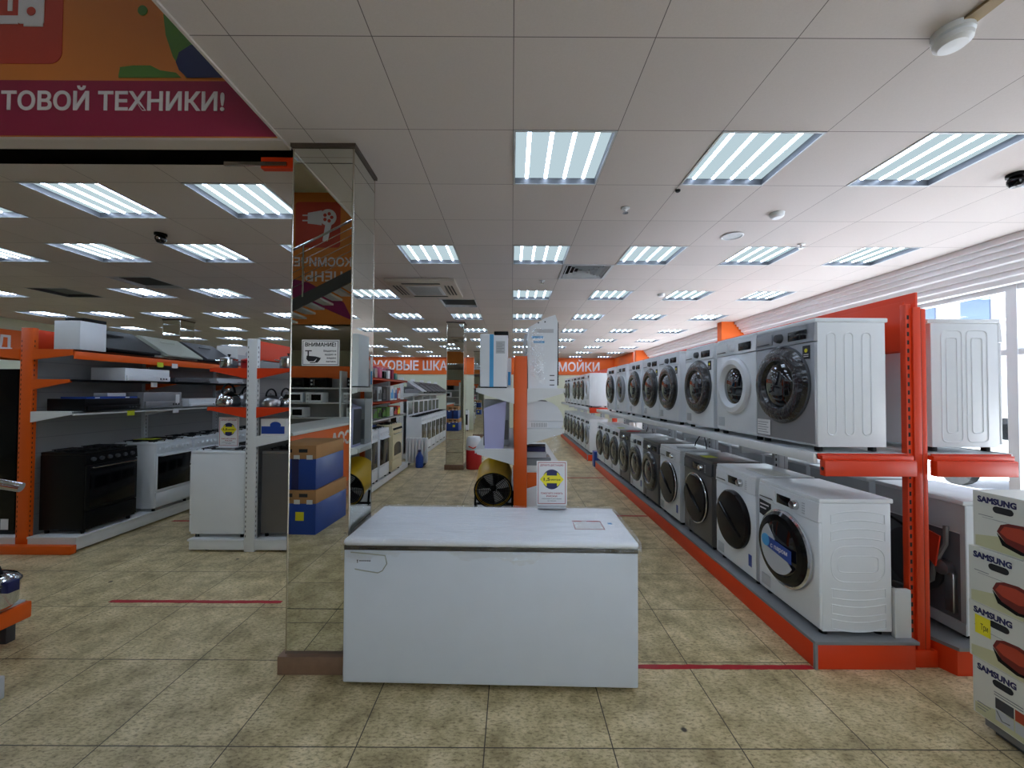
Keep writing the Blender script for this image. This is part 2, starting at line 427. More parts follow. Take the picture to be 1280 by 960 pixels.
def build_lights():
    proto = None
    for k, ci, x, y in light_cells():
        loc = (x + 0.3, y + 0.3, ZC)
        lab = lamp_label(k, ci)
        if x == -7.2 and k == 2:
            t = thing('ceiling_light', 'unlit dark square ceiling light far on the left', 'ceiling light', loc, 0, 'ceiling light panels')
            f = frame_mb(); f.build('frame', M['lgrey'], t)
            MB().box(-0.28, 0.28, -0.28, 0.28, 0.04, 0.05).build('diffuser', M['dark_lamp'], t); continue
        if proto is None:
            t = thing('ceiling_light', lab, 'ceiling light', loc, 0, 'ceiling light panels'); proto = t
            frame_mb().build('frame', M['lgrey'], t)
            MB().box(-0.285, 0.285, -0.285, 0.285, 0.040, 0.046).build('diffuser', M['diff'], t)
            for q in range(4):
                c = -0.2025 + 0.135 * q
                MB().prism([(c + 0.012 * math.cos(a), 0.040 - 0.012 * math.sin(a)) for a in [PI * s / 6 for s in range(7)]], -0.275, 0.275, 'xz').build('tube', M['tube'], t)
        else:
            dup(proto, lab, loc)
    for i, x in enumerate((-5.6, -3.9, -2.4)):   # unseen lamps added upstairs to brighten the banners
        for j, y in enumerate((-2.6, 0.6)):
            dup(proto, 'added four-tube fill light in the stairwell ceiling, %s from the column side, %s row' % (ORD[2 - i], ORD[j]), (x, y, 6.13))
def frame_mb():
    f = MB(); f.use(M['dgrey'])  # recess sides coloured dark to look unlit
    for s in (-1, 1):
        f.box(*sorted((s * 0.2855, s * 0.299)), -0.299, 0.299, -0.001, 0.055)
        f.box(-0.2855, 0.2855, *sorted((s * 0.2855, s * 0.299)), -0.001, 0.055)
    f.use(M['lgrey'])
    for s in (-1, 1):
        f.box(*sorted((s * 0.287, s * 0.299)), -0.299, 0.299, -0.004, -0.001)
        f.box(-0.287, 0.287, *sorted((s * 0.287, s * 0.299)), -0.004, -0.001)
    f.box(-0.285, 0.285, -0.285, 0.285, 0.05, 0.055)
    return f

def build_shell():
    setup(); build_ceiling(); build_lights()
    struct(MB().box(-10.8, 5.3, -6.2, 17.8, -0.2, 0).box(-10.8, -0.6, -10.2, -6.2, -0.2, 0).build('floor', M['floor']))
    # back wall with its orange band
    t = MB(); t.use(M['creamw']).box(-10.8, 5.3, 17.5, 17.7, 0, 3.3); struct(t.build('wall_back'))
    t = MB(); t.use(M['orange2']).box(-10.6, 4.5, 17.47, 17.5, 2.42, 3.16); struct(t.build('trim_1'))
    # left wall
    t = MB(); t.use(M['creamw']).box(-10.8, -10.6, -10.2, 17.5, 0, 3.3); struct(t.build('wall_left'))
    t = MB(); t.use(M['orange2']).box(-10.6, -10.57, 5.0, 9.6, 2.42, 2.92); struct(t.build('trim_2'))
    t = MB(); t.use(M['creamw']).box(-10.6, -0.8, -10.2, -10.0, 0, 3.3).box(-0.8, -0.6, -10.2, -6.0, 0, 3.3).box(-0.6, 0.4, -6.2, -6.0, 0, 3.3); struct(t.build('wall_front'))
    # window side: sill wall, piers, solid end, head
    t = MB(); t.use(M['wallw']).box(5.02, 5.3, -10.2, 14.3, 0, 0.45); t.box(5.05, 5.3, -10.2, 14.3, 2.80, 3.3)
    t.box(4.5, 5.3, 14.8, 17.5, 0, 3.3); t.box(5.02, 5.3, -10.2, 1.0, 0.4, 3.3)  # unseen windows nearest the camera walled up to cut their light
    struct(t.build('wall_right'))
    for i, y in enumerate((8.4, 14.2)):
        t = MB(); t.use(M['wallw']).box(4.42, 5.3, y, y + 0.14, 0, 2.55); t.use(M['orange2']).box(4.40, 5.3, y - 0.02, y + 0.16, 2.55, 3.3)
        struct(t.build('wall_pier'))
    t = MB(); t.use(M['orange2']).box(4.47, 4.5, 14.8, 17.5, 2.5, 3.16); struct(t.build('trim_3'))
    # glazing between the piers
    n = 0
    for y0, y1, k in ((1.0, 4.05, 2), (4.05, 8.4, 3), (8.56, 14.2, 4)):
        n += 1
        root = bpy.data.objects.new('window_%d' % n, None); COL.objects.link(root); struct(root); root.location = (5.12, y0, 0)
        L = y1 - y0
        f = MB(); f.use(M['white2'])
        for z0, z1 in ((0.45, 0.53), (2.06, 2.12), (2.72, 2.80)): f.box(-0.04, 0.04, 0, L, z0, z1)
        for i in range(k + 1):
            c = L * i / k; f.box(-0.05, 0.05, max(0, c - 0.045), min(L, c + 0.045), 0.45, 2.8)
        f.build('window_frame', None, root)
        MB().box(-0.006, 0.006, 0.02, L - 0.02, 0.5, 2.75).build('window_pane', M['pane'], root)
    # entrance glazing behind the camera
    root = bpy.data.objects.new('window_4', None); COL.objects.link(root); struct(root); root.location = (0.4, -6.1, 0)
    f = MB(); f.use(M['white2'])
    for z0, z1 in ((0, 0.1), (2.1, 2.18), (3.0, 3.3)): f.box(0, 4.6, -0.04, 0.04, z0, z1)
    for i in range(5): f.box(i * 1.13, i * 1.13 + 0.08, -0.05, 0.05, 0, 3.0)
    f.build('window_frame', None, root)
    MB().box(0.02, 4.58, -0.006, 0.006, 0.05, 3.0).build('window_pane', M['pane'], root)
    # stepped blind boxes above the windows
    for y0, y1 in ((-10.0, 8.36), (8.58, 14.15)):
        t = MB(); t.use(M['wallw'])
        prof = [(5.05, 3.16), (4.66, 3.16), (4.66, 3.10), (4.70, 3.10), (4.70, 3.05), (4.745, 3.05), (4.745, 2.995), (4.79, 2.995), (4.79, 2.94), (4.84, 2.93), (4.86, 2.88), (4.90, 2.88), (4.90, 2.83), (4.94, 2.82), (4.96, 2.77), (5.05, 2.77)]
        t.prism(prof, y0, y1, 'xz')
        struct(t.build('trim_4' if y0 < 0 else 'trim_5'))
    # stairwell opening: upper walls and ceiling
    t = MB(); t.use(M['creamw']).box(-7.0, -1.37, -4.4, -4.2, 3.16, 6.2); struct(t.build('wall_stairwell_back'))
    t = MB(); t.use(M['cplain']).box(-7.0, -1.37, 2.345, 2.44, 3.145, 3.31); t.use(M['creamw']).box(-7.0, -1.37, 2.345, 2.52, 3.31, 6.2); struct(t.build('wall_stairwell_front'))
    t = MB(); t.use(M['creamw']).box(-1.37, -1.2, -4.4, 2.52, 3.165, 6.2); t.use(M['cplain']).box(-1.385, -1.37, -4.2, 2.34, 3.15, 3.5); struct(t.build('wall_stairwell_right'))
    t = MB(); t.use(M['creamw']).box(-7.2, -7.0, -4.4, 2.52, 3.165, 6.2); struct(t.build('wall_stairwell_left'))
    t = MB(); t.use(M['creamw']).box(-7.2, -1.2, -4.4, 2.52, 6.2, 6.4); struct(t.build('ceiling_stairwell'))
    t = MB(); t.use(M['orange']).box(-1.62, -1.40, 2.54, 2.58, 3.09, 3.16)
    t.use(M['alu']).box(-1.85, -1.45, 2.528, 2.54, 3.10, 3.125); struct(t.build('trim_6'))

def column(x0, x1, y0, y1):
    root = bpy.data.objects.new('column', None); COL.objects.link(root); struct(root); root.location = (x0, y0, 0)
    w, d = x1 - x0, y1 - y0
    MB().box(0.012, w - 0.012, 0.012, d - 0.012, 0, 3.16).build('core', M['dgrey'], root)
    MB().box(-0.03, w + 0.012, -0.03, d + 0.012, 0, 0.105, 0.004).build('plinth', M['plinth'], root)
    for za, zb in ((0.105, 0.366), (0.37, 3.04), (3.044, 3.158)):
        for a in ((0.008, w - 0.008, 0, 0.006), (0.008, w - 0.008, d - 0.006, d)):
            MB().box(a[0], a[1], a[2], a[3], za, zb).build('mirror_panel', M['mirror'], root)
        for a in ((0, 0.006, 0.008, d - 0.008), (w - 0.006, w, 0.008, d - 0.008)):
            MB().box(a[0], a[1], a[2], a[3], za, zb).build('mirror_panel', M['mirror'], root)
    for cx in (0, w):
        for cy in (0, d):
            MB().cyl((cx + (0.004 if cx == 0 else -0.004), cy + (0.004 if cy == 0 else -0.004), 0), 0.0065, 0.105, 3.158, seg=8).build('corner_trim', M['alu'], root)
    t = MB()
    for a in ((-0.012, w + 0.012, -0.012, 0.0), (-0.012, w + 0.012, d, d + 0.012)): t.box(a[0], a[1], a[2], a[3], 3.138, 3.16)
    for a in ((-0.012, 0, 0, d), (w, w + 0.012, 0, d)): t.box(a[0], a[1], a[2], a[3], 3.138, 3.16)
    t.build('top_trim', M['darkwood'], root)
    return root

def build_columns():
    column(-1.335, -0.965, 2.40, 2.77)
    column(-1.40, -1.03, 8.55, 8.92)
    column(-1.40, -1.03, 14.7, 15.07)
    column(-7.36, -6.99, 8.4, 8.77)
    column(-7.36, -6.99, 14.7, 15.07)

# ------------------------------------------------------------------ wall lettering, banners
def sign_letters(name, label, txt, o, facing, h, w=None, bold=0.02, m='letter', align='l'):
    root = thing(name, label, 'sign', o)
    MB().text(txt, (0, 0, 0), facing, h, w, align, 0.02, bold).build('lettering', M[m], root)
    return root
def rrect(x0, x1, z0, z1, r, n=6):
    out = []
    for cx, cz, a0 in ((x1 - r, z1 - r, 0), (x0 + r, z1 - r, 90), (x0 + r, z0 + r, 180), (x1 - r, z0 + r, 270)):
        for k in range(n + 1):
            a = math.radians(a0 + 90 * k / n); out.append((cx + r * math.cos(a), cz + r * math.sin(a)))
    return out
def build_signs():
    sign_letters('wall_sign', 'pale raised letters on the orange band above the ovens at the back wall', 'ДУХОВЫЕ ШКАФЫ', (-6.45, 17.468, 2.60), '-y', 0.42, 4.40)
    sign_letters('wall_sign', 'short pale raised word on the orange back wall band above the far washing machines', 'МОЙКИ', (2.02, 17.468, 2.58), '-y', 0.40, 1.80)
    sign_letters('wall_sign', 'pale raised letters on the orange band of the far left wall', 'ОД', (-10.568, 7.93, 2.50), '+x', 0.30, 0.50)
    # big banner over the opening (front face at y = 2.33)
    R3 = Matrix.Rotation(math.radians(91.15), 3, 'X') @ Matrix.Rotation(0.005, 3, 'Z')
    def P(px, py):   # layout of the print measured on its own plane (y = 2.33)
        d = R3 @ Vector(((px - 640) / 500, (480 - py) / 500, -1)); k = 2.33 / d.y
        return (d.x * k, 1.66 + d.z * k)
    root = thing('banner', 'large orange and crimson printed banner hung over the opening beside the mirrored column', 'banner', (-4.2, 2.345, 3.16))
    ox, oz = -4.2, 3.14
    def Q(px, py):
        a = P(px, py); return (a[0] - ox, a[1] - oz)
    MB().box(-2.6, 2.80, -0.012, 0, 0, 1.9).build('backing', M['bannero'], root)
    MB().box(-2.6, 2.80, -0.015, -0.012, 0.0, 0.33).build('text_band', M['magenta'], root)
    t = MB(); a, c = Q(-60, 83), Q(82, -110)
    t.prism(rrect(a[0], c[0], a[1], c[1], 0.07), -0.015, -0.012, 'xz'); t.build('red_square', M['bannerr'], root)
    t = MB(); t.use(M['letter'])
    a, c = Q(-60, 34), Q(23, 24); t.box(a[0], c[0], -0.018, -0.015, a[1], c[1])
    a, c = Q(23, 34), Q(58, -70); t.prism(rrect(a[0], c[0], a[1], c[1], 0.012), -0.0185, -0.015, 'xz')
    a, c = Q(30, 37.5), Q(54, 33); t.box(a[0], c[0], -0.018, -0.015, a[1], c[1])
    a, c = Q(10, 18), Q(18, -60); t.box(a[0], c[0], -0.018, -0.015, a[1], c[1])
    q = Q(40, 19); t.use(M['bannerr']); t.lathe([(0.022, -0.0205), (0.026, -0.0205), (0.026, -0.018), (0.022, -0.018)], (q[0], 0, q[1]), 'y', 20)
    t.build('appliance_picture', None, root)
    t = MB()
    for q, rx, rz in ((Q(178, 17), 0.028, 0.03),):
        t.disc((q[0], -0.012, q[1]), rx, rz, t=0.004)
    leaf = [Q(*p) for p in ((148, 98), (150, 88), (166, 86), (188, 86), (200, 92), (220, 95), (226, 101), (148, 101))]
    t.prism(leaf, -0.0155, -0.012, 'xz')
    big = [Q(*p) for p in ((232, 101), (216, 75), (207, 48), (204, 22), (212, 12), (240, -20), (330, -20), (330, 101))]
    t.prism(big, -0.0152, -0.012, 'xz'); t.build('green_shape', M['green'], root)
    t = MB(); d = [Q(*p) for p in ((234, 101.5), (224, 92), (220, 82), (224, 70), (238, 61), (252, 58), (275, 62), (300, 75), (330, 101.5))]
    t.prism(d, -0.018, -0.0152, 'xz'); t.build('dark_shape', M['navy'], root)
    a, c = Q(1.5, 142), Q(281, 117)
    MB().text('ТОВОЙ ТЕХНИКИ!', (a[0], -0.016, Q(0, 141)[1]), '-y', 0.112, c[0] - a[0], 'l', 0.004, 0.022).build('lettering', M['letter'], root)
    # banner on the wall behind the stairs, seen in the column mirror
    root = thing('banner', 'orange banner behind the stairs, seen reflected in the mirrored column', 'banner', (-4.2, -4.19, 3.16))
    MB().box(-2.5, 2.8, 0, 0.012, 0, 3.0).build('backing', M['bannero'], root)
    MB().prism(rrect(-0.72, 0.30, 1.74, 2.78, 0.08), 0.012, 0.015, 'xz').build('red_square', M['bannerr'], root)
    t = MB(); t.use(M['letter'])
    t.lathe([(0.0, 0.0185), (0.19, 0.0185), (0.19, 0.015)], (0.02, 0, 2.43), 'y', 24)
    t.prism([(-0.12, 2.59), (-0.44, 2.53), (-0.44, 2.29), (-0.12, 2.25)], 0.015, 0.018, 'xz')
    t.box(-0.56, -0.44, 0.015, 0.018, 2.46, 2.49); t.box(-0.56, -0.44, 0.015, 0.018, 2.34, 2.37)
    t.prism([(0.10, 2.27), (-0.04, 2.27), (-0.10, 1.89), (0.02, 1.89)], 0.015, 0.018, 'xz')
    t.use(M['bannerr'])
    for k in range(5):
        a = 2 * PI * k / 5; t.disc((0.02 + 0.085 * math.cos(a), 0.022, 2.43 + 0.085 * math.sin(a)), 0.04, 0.04, seg=12, t=0.003)
    t.build('appliance_picture', None, root)
    MB().text('КОСМИЧЕСКИЕ', (0.56, 0.014, 1.32), '+y', 0.20, 2.0, 'l', 0.004, 0.02).build('lettering', M['letter'], root)
    MB().text('ЦЕНЫ', (0.36, 0.014, 0.98), '+y', 0.22, 0.9, 'l', 0.004, 0.02).build('lettering', M['letter'], root)
    MB().prism([(x + 0.9, z) for x, z in [(-0.3, 0.1), (-0.2, 0.05), (-0.9, 0.35), (-2.5, 0.9), (-2.5, 1.2), (-1.3, 0.95), (-0.5, 0.5)]], 0.012, 0.016, 'xz').build('dark_ribbon', M['purple'], root)

# ------------------------------------------------------------------ small ceiling things
def build_ceiling_things():
    def at(n, lab, cat, x, y): return thing(n, lab, cat, (x, y, ZC))
    # cassette air conditioner
    t = at('ceiling_air_conditioner', 'square beige ceiling cassette air conditioner just past the mirrored column', 'air conditioner', -1.24, 5.73)
    MB().box(-0.47, 0.47, -0.47, 0.47, -0.045, -0.001, 0.012).build('panel', mat('beige_unit', rgb(178, 168, 156), 0.55), t)
    g = MB(); g.use(M['lgrey']).box(-0.24, 0.24, -0.24, 0.24, -0.056, -0.045, 0.004)
    g.use(M['dgrey'])
    for k in range(9): g.box(-0.2, 0.2, -0.2 + k * 0.05, -0.19 + k * 0.05, -0.058, -0.056)
    g.build('intake_grille', None, t)
    for s in (-1, 1):
        MB().box(-0.26, 0.26, *sorted((s * 0.33, s * 0.38)), -0.048, -0.045).build('air_slot', M['black'], t)
        for q in (0.30, 0.345, 0.39): MB().box(*sorted((s * q, s * (q + 0.022))), -0.26, 0.26, -0.048, -0.045).build('air_slot', M['black'] if q > 0.31 else M['dgrey'], t)
    # louvred diffuser
    t = at('air_diffuser', 'square louvred air diffuser beside the second light row', 'air vent', 0.9, 4.96)
    f = MB(); f.use(M['lgrey'])
    for s in (-1, 1):
        f.box(*sorted((s * 0.265, s * 0.298)), -0.298, 0.298, -0.006, 0.05); f.box(-0.265, 0.265, *sorted((s * 0.265, s * 0.298)), -0.006, 0.05)
    f.use(M['hood']).box(-0.29, 0.29, -0.29, 0.29, 0.07, 0.075)
    f.build('frame', None, t)
    for k in range(5):
        r0, r1 = 0.25 - k * 0.05, 0.225 - k * 0.05
        l = MB(); C = [(-1, -1), (1, -1), (1, 1), (-1, 1)]
        vs = [(a * r0, b * r0, -0.002) for a, b in C] + [(a * r1, b * r1, 0.04) for a, b in C] + [(a * (r0 - 0.006), b * (r0 - 0.006), 0.0) for a, b in C] + [(a * (r1 - 0.006), b * (r1 - 0.006), 0.042) for a, b in C]
        fs = []
        for i in range(4):
            j = (i + 1) % 4; fs += [(i, j, 4 + j, 4 + i), (8 + i, 8 + j, 12 + j, 12 + i), (i, j, 8 + j, 8 + i), (4 + i, 4 + j, 12 + j, 12 + i)]
        l.add(vs, fs).build('louvre', M['lgrey'], t)
    for (x, y), lab in zip(DARK_CELLS, ('dark grey recessed return grille behind the ceiling cassette unit', 'open dark ceiling square above the left racks')):
        t = at('return_grille', lab, 'air vent', x + 0.3, y + 0.3)
        f = MB(); f.use(M['lgrey'])
        for s in (-1, 1):
            f.box(*sorted((s * 0.28, s * 0.298)), -0.298, 0.298, -0.004, 0.05); f.box(-0.28, 0.28, *sorted((s * 0.28, s * 0.298)), -0.004, 0.05)
        f.build('frame', None, t)
        g = MB(); g.use(M['dgrey']).box(-0.29, 0.29, -0.29, 0.29, 0.06, 0.065)
        for k in range(18): g.box(-0.28, 0.28, -0.275 + k * 0.031, -0.262 + k * 0.031, 0.035, 0.05)
        g.build('grille', None, t)
    # big smoke detector hanging from a strip of torn tile
    t = at('smoke_detector', 'large white smoke detector hanging from the ceiling at the top right corner', 'smoke detector', 1.81, 1.62)
    MB().lathe([(0.0, -0.07), (0.045, -0.068), (0.06, -0.055), (0.062, -0.04), (0.05, -0.036), (0.05, -0.03), (0.066, -0.026), (0.066, -0.001)], (0, 0, 0), 'z', 28).build('body', M['white2'], t)
    s = MB(); s.prism([(-0.03, 0.0), (0.04, 0.015), (0.05, -0.30), (0.01, -0.32)], -0.012, -0.001, 'xy'); s.build('base_strip', mat('brown_tile_edge', rgb(150, 128, 92), 0.7), t, rot=(0.0, 0, 0.0))
    for x, y, lab in ((2.20, 3.30, 'round white smoke detector on the ceiling under the third light of the first row'), (2.26, 6.05, 'small white smoke detector far along the ceiling near the window'), (1.22, 2.93, 'tiny dark sensor at the corner of the second near light')):
        t = at('smoke_detector', lab, 'smoke detector', x, y)
        k = 0.35 if 'tiny' in lab else 1
        MB().lathe([(0, -0.045 * k), (0.035 * k, -0.043 * k), (0.05 * k, -0.03 * k), (0.055 * k, -0.001)], (0, 0, 0), 'z', 20).build('body', M['white2'] if k == 1 else M['black'], t)
    for x, y, lab in ((0.915, 3.22, 'ceiling sprinkler between the first and second light rows'), (0.40, 5.35, 'ceiling sprinkler just behind the louvred diffuser row'), (2.9, 3.99, 'ceiling sprinkler between two lights near the window'), (-2.35, 5.0, 'ceiling sprinkler above the left cooker rack')):
        t = at('ceiling_sprinkler', lab, 'sprinkler', x, y)
        MB().lathe([(0.035, -0.001), (0.033, -0.008), (0.012, -0.012), (0.008, -0.03)], (0, 0, 0), 'z', 14).build('flange', M['white2'], t)
        MB().lathe([(0.022, -0.040), (0.022, -0.043), (0.004, -0.043)], (0, 0, 0), 'z', 12).cyl((0, 0, 0), 0.004, -0.043, -0.02, seg=6).build('deflector', M['chrome'], t)
    t = at('ceiling_speaker', 'round flush ceiling speaker with grey grille', 'speaker', 2.09, 3.78)
    MB().lathe([(0.085, -0.001), (0.10, -0.008), (0.088, -0.012), (0.084, -0.004)], (0, 0, 0), 'z', 28).build('rim', M['white2'], t)
    MB().lathe([(0, -0.006), (0.085, -0.004)], (0, 0, 0), 'z', 28).build('grille', M['lgrey'], t)
    for x, y, lab in ((-3.37, 3.80, 'small black dome camera on the ceiling over the left aisle'), (3.42, 2.69, 'black security camera on the ceiling at the right edge')):
        t = at('security_camera', lab, 'camera', x, y)
        MB().cyl((0, 0, 0), 0.05, -0.02, -0.001, seg=18).build('mount', M['black'], t)
        MB().lathe([(0, -0.095), (0.03, -0.088), (0.045, -0.06), (0.045, -0.04), (0.03, -0.02)], (0, 0, 0), 'z', 18).build('dome', M['blackg'], t)
        MB().lathe([(0.014, -0.05), (0.014, -0.035), (0.008, -0.034)], (0.012, 0, -0.058), 'y', 12).build('lens', M['chrome'], t)
    # red floor tape
    for x0, x1, y0, y1, lab in ((0.72, 1.83, 2.44, 2.475, 'red tape line on the floor between the chest freezer and the washing machine rack'), (-3.15, -1.80, 3.16, 3.195, 'worn red tape line on the floor in front of the white rack'),
                                (1.36, 1.83, 5.40, 5.44, 'short red tape line in the washing machine aisle'), (0.9, 1.8, 7.78, 7.83, 'far red tape line at the gap between the two washing machine racks'), (-4.3, -3.4, 5.1, 5.14, 'red tape line beside the left cooker rack')):
        n = 24; b = MB(); vs, fs = [], []
        for i in range(n + 1):
            x = (x1 - x0) * i / n; j0, j1 = random.uniform(-0.004, 0.004), random.uniform(-0.004, 0.004)
            vs += [(x, j0, 0.0025), (x, y1 - y0 + j1, 0.0025), (x, j0, 0), (x, y1 - y0 + j1, 0)]
        for i in range(n):
            a = i * 4; fs += [(a, a + 4, a + 5, a + 1), (a, a + 2, a + 6, a + 4), (a + 1, a + 5, a + 7, a + 3)]
        o = b.add(vs, fs).build('floor_tape', M['tape'], None, (x0, y0, 0)); tag(o, lab, 'tape')

# ------------------------------------------------------------------ street outside the windows
def build_outside():
    t = MB(); t.use(mat('asphalt', rgb(204, 204, 208), 0.9)).box(5.3, 60, -60, 60, -0.3, -0.1).box(-0.6, 5.3, -60, -6.2, -0.3, -0.1).box(-40, -0.6, -60, -10.2, -0.3, -0.1); struct(t.build('ground_street'))
    root = thing('office_building', 'pale office building across the street with rows of bluish windows', 'building', (24, 4, -0.1))
    w = MB(); w.use(mat('pale_facade', rgb(150, 146, 150), 0.8)).box(0, 8, -18, 30, 0, 12, 0)
    for k in range(5): w.box(-0.12, 0, -18, 30, 2.9 + k * 2.2 - 0.25, 2.9 + k * 2.2)
    w.build('wall', None, root)
    bw = mat('bluish_window', rgb(92, 108, 134), 0.3)
    p = MB().box(-0.05, 0.02, 0, 1.3, 0, 1.3); p0 = p.build('window', bw, root)
    first = True
    for fl in range(5):
        for k in range(12):
            loc = (0, -10 + k * 2.6 + (0.5 if fl % 2 else 0), 1.0 + fl * 2.2)
            if first: p0.location = loc; first = False
            else:
                c = p0.copy(); COL.objects.link(c); c.location = loc; c.parent = root
    for x, y, h, r, lab in ((13, 7.2, 3.0, 1.0, 'small green street tree outside the window'), (14.5, 4.6, 2.2, 0.9, 'low green bush outside the window behind the pale car')):
        root = thing('street_tree', lab, 'tree', (x, y, -0.1))
        MB().tube([(0, 0, 0), (0.05, 0.02, h * 0.4), (0, 0, h * 0.75)], [0.09, 0.07, 0.04]).build('trunk', M['plinth'], root)
        c = MB(); rnd = random.Random(3)
        for k in range(260):
            u = Vector((rnd.gauss(0, 1), rnd.gauss(0, 1), rnd.gauss(0, 1))).normalized() * r * rnd.uniform(0.5, 1)
            u.z = u.z * 0.8 + h * 0.62; s = rnd.uniform(0.10, 0.2)
            a, b2 = Vector((rnd.gauss(0, 1), rnd.gauss(0, 1), rnd.gauss(0, 1))).normalized() * s, Vector((rnd.gauss(0, 1), rnd.gauss(0, 1), rnd.gauss(0, 1))).normalized() * s
            c.add([u + a, u + b2, u - a, u - b2], [(0, 1, 2, 3)])
        c.build('foliage', M['green'], root)
    root = thing('car', 'pale parked car in the street outside the window', 'car', (9.5, 6.6, -0.1))
    MB().prism([(-2.0, 0.25), (2.0, 0.25), (2.05, 0.75), (1.2, 0.95), (0.7, 1.42), (-0.9, 1.42), (-1.5, 0.95), (-2.05, 0.85)], -0.8, 0.8, 'yz').build('body', M['white'], root)
    MB().prism([(-1.25, 0.96), (1.0, 0.96), (0.62, 1.34), (-0.85, 1.34)], -0.81, 0.81, 'yz').build('side_window', M['blackg'], root)
    for a in (-1.25, 1.25):
        for s in (-0.75, 0.75): MB().cyl((s, a, 0.3), 0.3, -0.08, 0.08, 'x', 18).build('wheel', M['rubber'], root)
# ------------------------------------------------------------------ washing machines (front towards -y, origin on the floor under the front)
def washer(label, loc, rz, body='white', front=None, door='dark', ribs=None, D=0.44, H=0.84, group=None, extras=(), back=False, panel='round', dz=0.0):
    root = thing('washing_machine', label, 'washing machine', loc, rz, group)
    fr = front or body
    W = 0.298
    c = MB(); c.use(M[body]).box(-W, W, 0.012, D, 0.03, H - 0.028, 0.006)
    if ribs == 'vertical':
        for s in (-1, 1):
            for y in (0.10, 0.21, 0.32):
                w, z0, z1 = 0.027, 0.13, 0.72
                loop = [(s * (W - 0.001), y + w * math.cos(a), z1 + w * math.sin(a)) for a in [PI * k / 8 for k in range(9)]] + [(s * (W - 0.001), y + w * math.cos(a), z0 + w * math.sin(a)) for a in [PI + PI * k / 8 for k in range(9)]]
                c.tube(loop, 0.0045, 6, True)
    if ribs == 'double':
        for s in (-1, 1):
            for y in (0.15, 0.31):
                for w, z0, z1 in ((0.065, 0.10, 0.73), (0.034, 0.14, 0.70)):
                    loop = [(s * (W - 0.001), y + w * (1 if math.cos(a) > 0 else -1) * abs(math.cos(a)) ** 0.6, z1 + w * 0.6 * abs(math.sin(a)) ** 0.6) for a in [PI * k / 8 for k in range(9)]] + [(s * (W - 0.001), y + w * (1 if math.cos(a) > 0 else -1) * abs(math.cos(a)) ** 0.6, z0 - w * 0.6 * abs(math.sin(a)) ** 0.6) for a in [PI + PI * k / 8 for k in range(9)]]
                    c.tube(loop, 0.005, 6, True)
    if ribs == 'horizontal':
        for s in (-1, 1):
            for zc, hh, bow in ((0.715, 0.028, 0.022), (0.61, 0.028, 0.018), (0.265, 0.028, -0.016), (0.17, 0.028, -0.02), (0.08, 0.028, -0.022)):
                n = 10; y0, y1 = 0.07, 0.40
                top = [(s * (W - 0.001), y0 + (y1 - y0) * k / n, zc + hh + bow * (1 - (2 * k / n - 1) ** 2)) for k in range(n + 1)]
                bot = [(s * (W - 0.001), y1 - (y1 - y0) * k / n, zc - hh + bow * (1 - (2 * k / n - 1) ** 2)) for k in range(n + 1)]
                c.tube(top + bot, 0.0042, 6, True)
            loop = [(s * (W - 0.001), 0.235 + (0.165) * math.copysign(abs(math.cos(a)) ** 0.4, math.cos(a)), 0.44 + 0.085 * math.copysign(abs(math.sin(a)) ** 0.5, math.sin(a)) * (1.15 - 0.15 * math.cos(2 * a))) for a in [2 * PI * k / 28 for k in range(28)]]
            c.tube(loop, 0.0042, 6, True)
            loop = [(s * (W - 0.001), 0.235 + (0.125) * math.copysign(abs(math.cos(a)) ** 0.3, math.cos(a)), 0.44 + 0.05 * math.copysign(abs(math.sin(a)) ** 0.4, math.sin(a))) for a in [2 * PI * k / 28 for k in range(28)]]
            c.tube(loop, 0.0036, 6, True)
    c.build('cabinet', None, root)
    MB().box(-W, W, -0.006, 0.014, 0.045, 0.69, 0.006).build('front_panel', M[fr], root)
    MB().box(-W, W, 0.0, D + 0.018, H - 0.028, H, 0.006).build('top_panel', M[body], root)
    # sloped control strip
    MB().prism([(-0.010, 0.694), (0.013, 0.694), (0.013, H - 0.028), (0.006, H - 0.024), (-0.002, H - 0.03)], -W, W, 'yz').build('control_panel', M[fr if fr != 'graphite' else 'dgrey'], root)
    dd = MB().box(-0.285, -0.10, -0.0145, -0.007, 0.708, 0.79, 0.004).build('detergent_drawer', M[fr if fr != 'graphite' else 'dgrey'], root)
    MB().prism([(-0.275, 0.716), (-0.12, 0.716), (-0.135, 0.726), (-0.27, 0.722)], -0.0165, -0.014, 'xz').build('handle', M['dgrey'], dd)
    k = MB(); kx = -0.02 if panel == 'round' else (0.10 if panel == 'right' else 0.0)
    k.lathe([(0.0, -0.040), (0.026, -0.038), (0.031, -0.020), (0.033, -0.006)], (kx, 0, 0.748), 'y', 20)
    k.build('knob', M['chrome'] if body != 'white' or panel == 'right' else M['dgrey'] if door != 'white' else M['white2'], root)
    dx = (0.065, 0.235) if panel == 'round' else ((-0.085, 0.05) if panel == 'right' else (0.06, 0.17))
    MB().box(dx[0], dx[1], -0.013, -0.006, 0.715, 0.778, 0.003).build('display', M['blackg'], root)
    if panel == 'right':
        b = MB()
        for q in range(5): b.box(0.16, 0.185, -0.0105, -0.008, 0.712 + q * 0.016, 0.718 + q * 0.016)
        b.build('buttons', M['lgrey'], root)
    h = MB().box(-0.265, -0.165, -0.010, -0.005, 0.07, 0.15, 0.003); h.build('filter_hatch', M['lgrey' if fr == 'white' else fr], root)
    zc = 0.425
